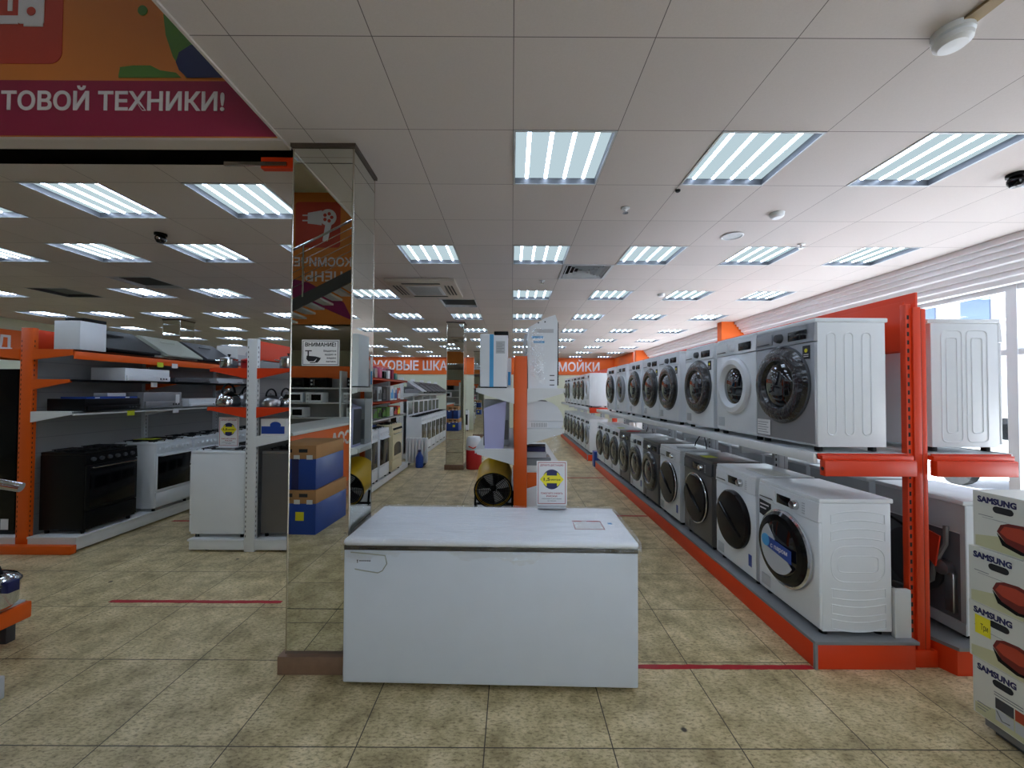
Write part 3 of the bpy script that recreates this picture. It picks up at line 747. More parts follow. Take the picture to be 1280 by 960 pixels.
    if door == 'dark':
        d = MB(); d.lathe([(0.262, -0.006), (0.262, -0.022), (0.246, -0.044), (0.205, -0.058), (0.168, -0.052), (0.155, -0.03)], (0, 0, zc), 'y', 40, cap=False)
        d = d.build('door', M['film'], root)
        MB().lathe([(0.157, -0.032), (0.13, -0.046), (0.08, -0.058), (0.0, -0.062)], (0, 0, zc), 'y', 32).build('glass', M['glassd'], d)
        MB().lathe([(0.268, -0.006), (0.270, -0.014), (0.261, -0.022), (0.258, -0.014)], (0, 0, zc), 'y', 40, cap=False).build('rim', M['dgrey'], d)
    elif door == 'white':
        d = MB().lathe([(0.235, -0.006), (0.238, -0.022), (0.222, -0.042), (0.185, -0.046), (0.172, -0.036), (0.150, -0.012)], (0, 0, zc), 'y', 40, cap=False)
        d = d.build('door', M['white2'], root)
        MB().lathe([(0.152, -0.014), (0.12, -0.024), (0.06, -0.034), (0.0, -0.036)], (0, 0, zc), 'y', 32).build('glass', M['glassd'], d)
    elif door == 'silver':
        d = MB().lathe([(0.232, -0.006), (0.236, -0.024), (0.215, -0.046), (0.18, -0.05), (0.150, -0.026)], (0, 0, zc), 'y', 40, cap=False).build('door', M['silver'], root)
        MB().lathe([(0.152, -0.028), (0.12, -0.044), (0.06, -0.054), (0.0, -0.056)], (0, 0, zc), 'y', 32).build('glass', M['glassd'], d)
    elif door == 'disc':   # one large smoked disc with a diagonal grip and a bright rim
        d = MB().lathe([(0.238, -0.006), (0.240, -0.030), (0.225, -0.044), (0.12, -0.052), (0.0, -0.054)], (0, 0, zc), 'y', 44).build('door', M['door_brown'], root)
        if 'rim' in extras:
            MB().tube([(0.244 * math.cos(a), -0.030, zc + 0.244 * math.sin(a)) for a in [2 * PI * q / 40 for q in range(40)]], 0.0065, 8, True).build('rim', M['chrome'], d)
        MB().tube([(-0.16, -0.050, zc + 0.10), (0.0, -0.058, zc + 0.0), (0.15, -0.050, zc - 0.10)], [0.009, 0.014, 0.009], 10).build('handle', M['blackg'], d)
    elif door == 'lens':   # dark ring, bright outer rim, see-through lens with a printed disc
        d = MB().lathe([(0.242, -0.020), (0.240, -0.040), (0.222, -0.056), (0.185, -0.060), (0.175, -0.048)], (0, 0, zc), 'y', 44, cap=False).build('door', M['blackg'], root)
        MB().lathe([(0.245, -0.006), (0.256, -0.012), (0.256, -0.028), (0.242, -0.034)], (0, 0, zc), 'y', 44, cap=False).build('rim', M['chrome'], d)
        MB().lathe([(0.178, -0.050), (0.13, -0.060), (0.06, -0.068), (0.0, -0.070)], (0, 0, zc), 'y', 36).build('glass', M['glassd'], d)
        s = MB(); s.use(M['lgrey'])
        pts = [(0.168 * math.cos(a), 0.168 * math.sin(a)) for a in [math.radians(125 + 6 * q) for q in range(35)]] + [(0.10, -0.05), (0.03, -0.01), (-0.02, 0.04)]
        s.prism([(p[0], zc + p[1]) for p in pts], -0.066, -0.0735, 'xz')
        s.use(M['blue']).prism([(x, zc + z) for x, z in ((-0.10, 0.055), (0.15, 0.03), (0.15, -0.055), (-0.10, -0.02))], -0.0735, -0.0765, 'xz')
        s.use(M['lblue']).disc((-0.11, -0.074, zc + 0.02), 0.042, 0.042, t=0.004)
        s.use(M['letter']).text('с паром', (-0.055, -0.0765, zc - 0.012), '-y', 0.032, 0.17, 'l', 0.002, 0.01)
        s.build('sticker', None, d)
    for x in (-0.25, 0.25):
        for y in (0.05, D - 0.05): MB().cyl((x, y, 0), 0.022, 0.0, 0.032, seg=12).build('foot', M['black'], root)
    if 'energy' in extras:
        e = MB(); e.use(M['ink']).box(0.20, 0.262, -0.0095, -0.006, 0.585, 0.672, 0.001); e.use(M['yell']).disc((0.231, -0.0095, 0.64), 0.013, 0.013, t=0.001); e.use(M['letter'])
        for q in range(2): e.box(0.21, 0.252, -0.0105, -0.0095, 0.60 + q * 0.012, 0.604 + q * 0.012)
        e.build('energy_label', None, root)
    if 'label' in extras:
        e = MB(); e.use(M['paper']).box(-0.28, -0.13, -0.0115, -0.010, 0.06, 0.17); e.use(M['grey'])
        for q in range(5): e.box(-0.27, -0.15 - 0.02 * (q % 2), -0.0125, -0.0115, 0.075 + q * 0.018, 0.079 + q * 0.018)
        e.build('label_sheet', None, root)
    if 'blue_tag' in extras:
        MB().box(0.205, 0.245, -0.009, -0.006, 0.12, 0.21).build('blue_tag', M['blue'], root)
    if 'price' in extras:
        MB().box(-0.06, 0.07, 0.05, 0.17, H, H + 0.0025).build('price_tag', M['ygreen'], root)
    if 'badge' in extras:
        e = MB(); e.use(M['ink']).prism([(-0.285, 0.69), (-0.285, 0.585), (-0.24, 0.575), (-0.155, 0.645), (-0.155, 0.68)], -0.010, -0.006, 'xz'); e.use(M['letter'])
        for q in range(2): e.box(-0.275, -0.175 - q * 0.03, -0.011, -0.010, 0.655 - q * 0.028, 0.665 - q * 0.028)
        e.build('badge_sticker', None, root)
    if back:
        p = MB(); p.use(M['mgrey']).box(-0.27, 0.27, D - 0.001, D + 0.004, 0.10, 0.63)
        p.use(M['lgrey']).box(-0.298, 0.298, D, D + 0.008, 0.64, H - 0.03); p.box(-0.298, 0.298, D, D + 0.012, 0.03, 0.10)
        p.box(-0.298, -0.268, D, D + 0.008, 0.10, 0.64); p.box(0.268, 0.298, D, D + 0.008, 0.10, 0.64)
        p.build('back_panel', None, root)
        MB().lathe([(0.20, D + 0.004), (0.20, D + 0.018), (0.10, D + 0.03), (0.03, D + 0.045), (0.0, D + 0.045)], (0.02, 0, 0.37), 'y', 28).build('drum_back', M['dgrey'], root)
        MB().tube([(-0.20, D + 0.02, 0.66), (-0.21, D + 0.035, 0.55), (-0.16, D + 0.05, 0.42), (-0.14, D + 0.05, 0.30), (-0.02, D + 0.055, 0.18), (0.12, D + 0.05, 0.16)], 0.014, 8).build('hose', M['hose'], root)
        f = MB(); f.use(M['steel']).box(-0.25, -0.20, D + 0.004, D + 0.035, 0.14, 0.38, 0.003); f.lathe([(0.045, D + 0.005), (0.045, D + 0.05), (0.02, D + 0.06), (0.0, D + 0.06)], (-0.19, 0, 0.40), 'y', 18)
        f.build('motor_bracket', None, root)
        MB().tube([(0.22, D + 0.02, 0.62), (0.10, D + 0.04, 0.60), (-0.05, D + 0.04, 0.55), (-0.15, D + 0.05, 0.60)], 0.009, 6).build('cable', M['black'], root)
        MB().prism([(-0.21, 0.60), (-0.11, 0.62), (-0.13, 0.45), (-0.18, 0.40)], D + 0.062, D + 0.072, 'xz').build('shipping_tag', M['redor'], root)
    return root

# ------------------------------------------------------------------ cookers (front -y)
def cooker(label, loc, rz, body='white', W=0.54, D=0.52, H=0.85, group=None, retro=False, hob='black', lid=False):
    root = thing('gas_cooker', label, 'cooker', loc, rz, group)
    w = W / 2 - 0.003
    MB().box(-w, w, 0.0, D, 0.04, H - 0.03, 0.004).build('body', M[body], root)
    MB().box(-w, w, -0.012, D, H - 0.03, H, 0.006).build('hob_top', M['steel'] if body == 'graphite' else M[body], root)
    g = M['rubber']
    for cx in (-w / 2, w / 2):
        b = MB()
        for q in (-1, 0, 1): b.tube([(cx + q * 0.075, 0.07, H + 0.018), (cx + q * 0.075, D - 0.07, H + 0.018)], 0.005, 6)
        for yy in (0.07, D / 2, D - 0.07): b.tube([(cx - 0.10, yy, H + 0.018), (cx + 0.10, yy, H + 0.018)], 0.005, 6)
        for q in (-0.1, 0.1):
            for yy in (0.07, D - 0.07): b.cyl((cx + q * 0.75, yy, 0), 0.006, H - 0.001, H + 0.018, seg=6)
        b.build('grate', g, root)
        for yy in (0.15, D - 0.15): MB().lathe([(0.045, H), (0.045, H + 0.01), (0.03, H + 0.014), (0.0, H + 0.014)], (cx, yy, 0), 'z', 16).build('burner', M['black'], root)
    MB().prism([(-0.018, H - 0.13), (0.001, H - 0.13), (0.001, H - 0.03), (-0.010, H - 0.03)], -w, w, 'yz').build('control_panel', M[body], root)
    for q in range(6):
        MB().lathe([(0.022, -0.012), (0.020, -0.036), (0.0, -0.038)], (-w + 0.07 + q * (2 * w - 0.14) / 5, 0, H - 0.08), 'y', 14).build('knob', M['black'] if body in ('cream', 'graphite') else M['dgrey' if body == 'black' else 'white2'], root)
    d = MB().box(-w + 0.004, w - 0.004, -0.022, 0.0, 0.24, H - 0.14, 0.006).build('oven_door', M[body], root)
    if retro:
        pts = [(-w + 0.09, 0.32), (w - 0.09, 0.32), (w - 0.09, 0.48)] + [((w - 0.09) * math.cos(a), 0.48 + 0.08 * math.sin(a)) for a in [PI * k / 10 for k in range(1, 10)]] + [(-w + 0.09, 0.48)]
        MB().prism(pts, -0.026, -0.021, 'xz').build('window', M['blackg'], d)
    else:
        MB().box(-w + 0.035 if body != 'white' else -w + 0.02, w - 0.035 if body != 'white' else w - 0.02, -0.025, -0.021, 0.27, H - 0.20 if body != 'white' else H - 0.17, 0.002).build('window', M['blackg'], d)
    hd = MB(); z = H - 0.165
    hd.tube([(-w + 0.05, -0.02, z), (-w + 0.05, -0.052, z), (w - 0.05, -0.052, z), (w - 0.05, -0.02, z)], 0.009, 8)
    hd.build('handle', M['chrome'] if body != 'white' else M['white2'], d)
    MB().box(-w + 0.004, w - 0.004, -0.020, 0.0, 0.06, 0.232, 0.005).build('drawer', M[body], root)
    for x in (-w + 0.04, w - 0.04):
        for y in (0.04, D - 0.04): MB().cyl((x, y, 0), 0.018, 0, 0.042, seg=10).build('foot', M['black'], root)
    if lid:
        l = MB().box(-w, w, D - 0.03, D - 0.004, H, H + 0.40, 0.003).build('lid', M[body], root)
        MB().box(-w + 0.06, w - 0.06, D - 0.034, D - 0.029, H + 0.06, H + 0.36).build('dark_glass', M['blackg'], l)
    return root

# ------------------------------------------------------------------ range hoods
def slanted_hood(label, loc, rz, m='black', W=0.6, group=None):
    root = thing('range_hood', label, 'range hood', loc, rz, group)
    MB().box(-W / 2, W / 2, 0.10, 0.44, 0.0, 0.10, 0.005).build('body', M[m], root)
    MB().prism([(0.02, 0.05), (0.40, 0.30), (0.44, 0.30), (0.44, 0.27), (0.07, 0.03), (0.02, 0.03)], -W / 2, W / 2, 'yz').build('slanted_panel', M['black'] if m == 'black' else M[m], root)
    MB().box(-0.11, 0.11, 0.28, 0.44, 0.10, 0.24, 0.003).build('duct_cover', M[m], root)
    b = MB()
    for x in (-0.1, 0.1): b.lathe([(0.013, 0.1), (0.013, 0.094), (0, 0.094)], (x, 0, 0.05), 'y', 12)
    b.build('buttons', M['white2'], root)
    return root
def slab_hood(label, loc, rz, m='white', W=0.6, H=0.15, D=0.45, group=None, dark_side=True):
    root = thing('range_hood', label, 'range hood', loc, rz, group)
    MB().box(-W / 2, W / 2, 0.0, D, 0.0, H, 0.005).build('body', M[m], root)
    MB().box(-W / 2 + 0.01, W / 2 - 0.01, -0.022, 0.0, 0.004, H * 0.42, 0.003).build('visor', M[m], root)
    f = MB()
    for q in range(6): f.box(-W / 2 + 0.05, W / 2 - 0.05, 0.06 + q * 0.06, 0.07 + q * 0.06, -0.0, 0.004)
    f.build('filter', M['grey'], root)
    s = MB()
    for q in range(3): s.box(W / 2 - 0.16 + q * 0.04, W / 2 - 0.14 + q * 0.04, -0.026, -0.022, H * 0.15, H * 0.28)
    s.build('switches', M['dgrey'], root)
    return root

# ------------------------------------------------------------------ small shop goods
def whistling_kettle(label, loc, rz=0, m='steel', group=None, s=1.0):
    root = thing('whistling_kettle', label, 'kettle', loc, rz, group)
    b = MB(); prof = [(0.07, 0), (0.105, 0.004), (0.115, 0.04), (0.108, 0.09), (0.08, 0.13), (0.05, 0.145), (0.045, 0.15)]
    b.lathe([(r * s, h * s) for r, h in prof], seg=24); b.build('body', M[m], root)
    MB().lathe([(0.048 * s, 0.148 * s), (0.03 * s, 0.162 * s), (0.012 * s, 0.165 * s), (0.016 * s, 0.185 * s), (0, 0.19 * s)], seg=16).build('lid', M[m], root)
    MB().tube([(0.09 * s, 0, 0.08 * s), (0.13 * s, 0, 0.12 * s), (0.15 * s, 0, 0.14 * s)], [0.02 * s, 0.014 * s, 0.011 * s], 10).build('spout', M[m], root)
    MB().tube([(0.075 * s * math.cos(a), 0, (0.14 + 0.10 * math.sin(a)) * s) for a in [PI * k / 10 for k in range(11)]], 0.011 * s, 8).build('handle', M['black'], root)
    return root
def cooking_pot(label, loc, rz=0, m='chrome', r=0.10, h=0.11, group=None):
    root = thing('cooking_pot', label, 'pot', loc, rz, group)
    MB().lathe([(0, 0), (r * 0.94, 0), (r, 0.01), (r, h), (r * 1.04, h + 0.004), (r * 0.97, h + 0.004), (r * 0.96, 0.012), (0, 0.012)], seg=28).build('body', M[m], root)
    l = MB().lathe([(r * 1.03, h + 0.004), (r * 0.9, h + 0.014), (r * 0.4, h + 0.026), (0, h + 0.028)], seg=28).build('lid', M['steel'] if m == 'chrome' else M[m], root)
    MB().lathe([(0.008, h + 0.026), (0.008, h + 0.04), (0.018, h + 0.045), (0.014, h + 0.056), (0, h + 0.058)], seg=12).build('knob', M['black'], l)
    for s in (-1, 1):
        MB().tube([(s * r * 0.98, -0.035, h * 0.8), (s * (r + 0.035), -0.03, h * 0.82), (s * (r + 0.035), 0.03, h * 0.82), (s * r * 0.98, 0.035, h * 0.8)], 0.006, 8).build('handle', M['chrome' if m == 'chrome' else 'black'], root)
    return root
def carton(label, loc, size, rz=0, m='cardw', print_m=None, group=None, name='carton', stripe=True):
    w, d, h = size
    root = thing(name, label, 'box', loc, rz, group)
    MB().box(-w / 2, w / 2, 0, d, 0, h, 0.002, seg=1).build('box', M[m], root)
    MB().box(-w / 2, w / 2, d / 2 - 0.012, d / 2 + 0.012, h, h + 0.001).build('tape', M['card' if m != 'card' else 'cardw'], root)
    if print_m:
        p = MB(); p.use(M[print_m]).box(-w / 2 + 0.01, w / 2 - 0.01, -0.0015, 0, h * 0.12, h * 0.55)
        p.disc((w * 0.1, -0.0015, h * 0.62), w * 0.22, h * 0.2, t=0.001)
        p.build('printed_front', None, root)
    return root
def jug_kettle(label, loc, rz=0, m='white2', group=None):
    root = thing('electric_kettle', label, 'kettle', loc, rz, group)
    MB().lathe([(0, 0), (0.08, 0), (0.08, 0.02), (0.075, 0.022)], seg=20).build('base', M['black'], root)
    MB().lathe([(0.076, 0.022), (0.08, 0.05), (0.07, 0.16), (0.06, 0.21), (0.03, 0.225), (0, 0.228)], seg=20).build('body', M[m], root)
    MB().prism([(0.055, 0.20), (0.10, 0.215), (0.065, 0.16)], -0.02, 0.02, 'xz').build('spout', M[m], root)
    MB().tube([(-0.055, 0, 0.205), (-0.12, 0, 0.20), (-0.125, 0, 0.10), (-0.07, 0, 0.06)], 0.011, 8).build('handle', M['black'], root)
    return root
def blender_jug(label, loc, rz=0, m='teal', group=None):
    root = thing('blender', label, 'blender', loc, rz, group)
    MB().lathe([(0, 0), (0.085, 0), (0.08, 0.05), (0.055, 0.11), (0.05, 0.12)], seg=18).build('base', M[m], root)
    MB().lathe([(0.045, 0.12), (0.07, 0.30), (0.072, 0.30)], seg=18).build('jug', M['lgrey'], root)
    MB().lathe([(0.073, 0.30), (0.07, 0.325), (0.03, 0.335), (0, 0.335)], seg=18).build('lid', M[m], root)
    MB().cyl((0, -0.075, 0.05), 0.018, -0.012, 0.01, 'y', 12).build('knob', M['black'], root)
    return root
def microwave(label, loc, rz=0, m='white', group=None):
    root = thing('microwave_oven', label, 'microwave', loc, rz, group)
    MB().box(-0.23, 0.23, 0, 0.34, 0.01, 0.27, 0.006).build('body', M[m], root)
    d = MB().box(-0.225, 0.11, -0.016, 0, 0.016, 0.264, 0.004).build('door', M[m], root)
    MB().box(-0.19, 0.07, -0.019, -0.015, 0.06, 0.22, 0.002).build('window', M['blackg'], d)
    MB().tube([(0.095, -0.015, 0.05), (0.095, -0.034, 0.06), (0.095, -0.034, 0.22), (0.095, -0.015, 0.23)], 0.006, 6).build('handle', M['chrome'], d)
    for z in (0.19, 0.09): MB().lathe([(0.024, 0.0), (0.021, -0.022), (0, -0.024)], (0.17, 0, z), 'y', 14).build('knob', M['lgrey'], root)
    for x in (-0.19, 0.19):
        for y in (0.04, 0.3): MB().cyl((x, y, 0), 0.014, 0, 0.012, seg=8).build('foot', M['rubber'], root)
    return root
# ------------------------------------------------------------------ shop racks
def bracket(mb, x0, x1, y0, y1, z, hi, lo):
    """cantilever arm: tall (hi) at x0, slim (lo) at x1, top at z"""
    mb.prism([(x0, z), (x1, z), (x1, z - lo), (x0, z - hi)], y0, y1, 'xz'); return mb
def slotted_post(root, x0, x1, y, z1, m, d=0.06, slots=True, name='post', strip=0.0):
    b = MB(); b.use(M[m]).box(x0, x1, y, y + d, 0, z1, 0.003)
    if slots:
        b.use(M['hood'])
        n = int((z1 - 0.2) / 0.05)
        for k in range(n):
            z = 0.15 + k * 0.05
            b.box(x0 + 0.010, x0 + 0.017, y - 0.0008, y, z, z + 0.022)
            b.box(x0 - 0.0008, x0, y + d * 0.3, y + d * 0.45, z, z + 0.022); b.box(x1, x1 + 0.0008, y + d * 0.3, y + d * 0.45, z, z + 0.022)
    return b.build(name, None, root)

def washer_rack(label, x0, y0, y1):
    """double-sided orange rack; x0 = front of the left plinth; runs along +y"""
    root = thing('display_rack', label, 'display rack', (x0, y0, 0))
    L = y1 - y0
    # left plinth
    MB().use(M['orange']).box(0.0, 0.605, 0.0, L, 0.0, 0.148, 0.004).build('plinth', None, root)
    MB().use(M['grey']).box(-0.004, 0.625, -0.006, L, 0.148, 0.168, 0.002).build('plinth_top', None, root)
    MB().use(M['grey']).box(-0.006, 0.012, -0.006, 0.012, 0.0, 0.15, 0.002).build('corner_trim', None, root)
    # right plinth
    MB().use(M['orange']).prism([(0.80, -0.05), (1.42, -0.05), (1.42, L), (0.735, L), (0.735, 0.10)], 0.0, 0.148, 'xy').build('plinth', None, root)
    MB().use(M['grey']).prism([(0.80, -0.06), (1.43, -0.06), (1.43, L), (0.735, L), (0.735, 0.10)], 0.148, 0.168, 'xy').build('plinth_top', None, root)
    # posts every bay
    n = max(1, round(L / 1.25)); xs = 0.613
    for k in range(n + 1):
        y = 0.03 + (L - 0.09) * k / n
        b = MB(); b.use(M['orange'] if k == 0 else M['lgrey']).box(xs, xs + 0.035, y + 0.012, y + 0.05, 0, 2.22, 0.002).box(xs + 0.035, xs + 0.083, y, y + 0.06, 0, 2.20, 0.003).box(xs + 0.086, xs + 0.118, y + 0.004, y + 0.056, 0, 2.19, 0.003)
        b.use(M['hood'])
        for q in range(38): b.box(xs + 0.008, xs + 0.020, y + 0.011, y + 0.012, 0.2 + q * 0.052, 0.226 + q * 0.052)
        b.box(xs + 0.0835, xs + 0.0855, y + 0.002, y + 0.03, 0.1, 2.18)
        b.build('post', None, root)
        MB().use(M['shelf']).box(xs - 0.10, xs - 0.002, y + 0.0, y + 0.03, 0.17, 0.46, 0.002).build('side_bracket', None, root)
    MB().use(M['orange']).box(xs, 0.76, 0.02, 0.08, 0.0, 0.10, 0.003).build('base_beam', None, root)
    # end arms: cranked orange bars carrying the upper shelves
    for sx, a, b2 in ((1, xs - 0.002, 0.055), (-1, xs + 0.1185, 1.225)):
        q = MB(); q.use(M['orange'])
        q.box(min(a, b2), max(a, b2), -0.02, 0.025, 1.160, 1.255, 0.006); q.box(min(a, b2) + 0.0, max(a, b2), 0.0, 0.06, 1.255, 1.283, 0.002)
        q.use(M['hood']).cyl((b2 + 0.0, 0.0, 1.205), 0.012, -0.002, 0.002, 'x', 10)
        q.build('shelf_arm', None, root)
    for k in range(1, n + 1):
        y = 0.03 + (L - 0.09) * k / n
        MB().use(M['lgrey']).box(0.30, xs - 0.001, y, y + 0.05, 1.10, 1.245, 0.002).build('shelf_arm', None, root)
        MB().use(M['lgrey']).box(xs + 0.12, 0.95, y, y + 0.05, 1.10, 1.245, 0.002).build('shelf_arm', None, root)
    for a, b2 in ((0.035, xs - 0.002), (xs + 0.12, 1.24)):
        s = MB(); s.use(M['shelf']).box(a, b2, 0.03, L, 1.262, 1.290, 0.002)
        e = a if a < xs - 0.1 else b2
        s.box(e - 0.012, e + 0.012, 0.03, L, 1.232, 1.296, 0.002)
        s.use(M['redor']).box(a + 0.01, b2 - 0.01, 0.022, 0.032, 1.262, 1.292)
        s.build('shelf', None, root)
    MB().use(M['orange']).box(xs + 0.005, xs + 0.022, 0.065, L, 1.93, 2.24, 0.002).build('header_panel', None, root)
    MB().use(M['orange']).box(xs + 0.085, xs + 0.10, 0.065, L, 1.93, 2.30, 0.002).build('header_panel', None, root)
    return root

def build_washers():
    washer_rack('long orange double-sided rack of washing machines along the window wall', 1.835, 2.44, 8.80)
    washer_rack('second orange washing machine rack beyond the gap in the aisle', 1.835, 9.72, 15.0)
    LX, RX, up, lo = 1.90, 3.08, 1.2965, 0.170
    g = 'washing machines on display'
    # upper row of the near rack
    up_specs = [
        (2.80, dict(body='white', front='silver', door='dark', ribs='vertical', extras=('energy', 'label')), 'silver-fronted washing machine with plastic-wrapped dark door at the near end of the upper shelf'),
        (3.40, dict(body='white', door='white'), 'white washing machine with thick white door ring, second on the upper shelf'),
        (4.06, dict(body='white', door='dark', extras=('energy',)), 'white washing machine with large wrapped black door, third on the upper shelf'),
        (4.84, dict(body='white', door='dark', extras=('energy',)), 'white washing machine with all-black door and small hatch, fourth on the upper shelf'),
        (5.46, dict(body='white', door='dark', extras=('energy',)), 'white washing machine with black door and bright wrapping, fifth on the upper shelf'),
        (6.16, dict(body='white', door='dark', panel='round'), 'white washing machine, sixth on the upper shelf'),
        (6.92, dict(body='white', door='silver'), 'white washing machine with silver door ring, seventh on the upper shelf'),
        (7.66, dict(body='white', door='dark'), 'white washing machine at the far end of the upper shelf of the near rack')]
    for y, kw, lab in up_specs:
        washer(lab, (LX, y, up), -PI / 2, group=g, **kw)
    lo_specs = [
        (2.78, dict(body='white', door='lens', ribs='horizontal', panel='right', extras=('badge',)), 'white washing machine with see-through door and blue sticker at the near end of the plinth'),
        (3.42, dict(body='white', door='disc', panel='right', extras=('blue_tag',)), 'white washing machine with huge dark door disc and blue tag, second on the plinth'),
        (4.10, dict(body='graphite', door='disc', panel='right', extras=('rim', 'price')), 'dark grey washing machine with chrome-edged door and yellow tag, third on the plinth'),
        (4.82, dict(body='white', door='disc', panel='right', extras=('rim', 'blue_tag')), 'white washing machine with chrome-edged dark door, fourth on the plinth'),
        (5.48, dict(body='graphite', door='dark'), 'dark grey washing machine with deep round door, fifth on the plinth'),
        (6.10, dict(body='white', door='dark', extras=('blue_tag',)), 'white washing machine with black door, sixth on the plinth'),
        (6.74, dict(body='graphite', door='dark'), 'dark grey washing machine, seventh on the plinth'),
        (7.36, dict(body='white', door='dark', extras=('price',)), 'white washing machine, eighth on the plinth'),
        (7.97, dict(body='white', door='dark'), 'white washing machine, ninth on the plinth'),
        (8.575, dict(body='white', door='dark'), 'white washing machine at the far end of the plinth beside the gap')]
    for i, (y, kw, lab) in enumerate(lo_specs):
        washer(lab, (LX, y, lo), -PI / 2, group=g, **kw)
    # the other side of the near rack, seen from behind and end-on
    washer('white washing machine facing the window at the near end of the upper shelf', (3.085, 2.82, up), PI / 2, 'white', None, 'dark', 'double', D=0.44, group=g)
    p = washer('white washing machine with its open back and hose showing behind the orange post', (3.20, 2.74, lo), PI / 2, 'white', None, 'dark', None, D=0.44, group=g, back=True)
    for k in range(1, 9):
        dup(p, 'white washing machine facing the window, %s from the near end, showing its back' % ORD[k], (3.20, 2.74 + 0.66 * k, lo), PI / 2)
    for k in range(1, 3):
        washer('white washing machine facing the window on the upper shelf, %s from the near end' % ORD[k], (3.085, 2.82 + 0.66 * k, up), PI / 2, 'white', None, 'dark', 'double', group=g)
    # second rack
    a = washer('white ribbed-sided washing machine at the near end of the second rack upper shelf', (LX, 10.06, up), -PI / 2, 'white', None, 'white', 'vertical', group=g)
    b = washer('white washing machine on the upper shelf of the second rack, second from its near end', (LX, 10.70, up), -PI / 2, 'white', None, 'dark', 'vertical', group=g)
    for k in range(5):
        dup(a if k % 3 == 2 else b, 'white washing machine on the upper shelf of the second rack, %s from its near end' % ORD[k + 2], (LX, 11.34 + 0.66 * k, up), -PI / 2)
    c = washer('white washing machine on the plinth of the second rack at its near end', (LX, 10.06, lo), -PI / 2, 'white', None, 'silver', None, group=g, extras=('energy',))
    for k in range(6):
        dup(b, 'white washing machine on the plinth of the second rack, %s from its near end' % ORD[k + 1], (LX, 10.72 + 0.66 * k, lo), -PI / 2)
    # leaflets, cables and tags lying on the lower machines
    top = lo + 0.8405
    for x, y, w, d, m, lab in ((2.10, 3.30, 0.20, 0.28, 'cardw', 'white leaflet on top of the second plinth machine'), (2.08, 4.78, 0.21, 0.16, 'lgrey', 'grey booklet on top of the fourth plinth machine'),
                               (2.06, 7.05 - 0.3, 0.2, 0.26, 'red', 'red leaflet on top of the seventh plinth machine')):
        o = MB().use(M[m]).box(-w / 2, w / 2, -d / 2, d / 2, 0, 0.006, 0.002).build('leaflet', None, None, (x, y, top), (0, 0, random.uniform(-0.5, 0.5))); tag(o, lab, 'leaflet')
    for y, lab in ((4.55, 'black cable loop rising behind the fourth plinth machine'), (6.3, 'black cable loop behind the sixth plinth machine')):
        pts = [(0, -0.14, 0.006), (0.0, -0.12, 0.07), (0.02, -0.04, 0.15), (0.02, 0.06, 0.14), (0, 0.13, 0.05), (0, 0.15, 0.006)]
        o = MB().tube(pts, 0.006, 8).build('power_cable', M['black'], None, (2.24, y + 0.2, top)); tag(o, lab, 'cable')
    # blue box at the end of the near rack
    carton('blue carton standing on the floor at the far end of the near washing machine rack', (1.97, 8.95, 0), (0.26, 0.2, 0.34), 0, 'blue', None)

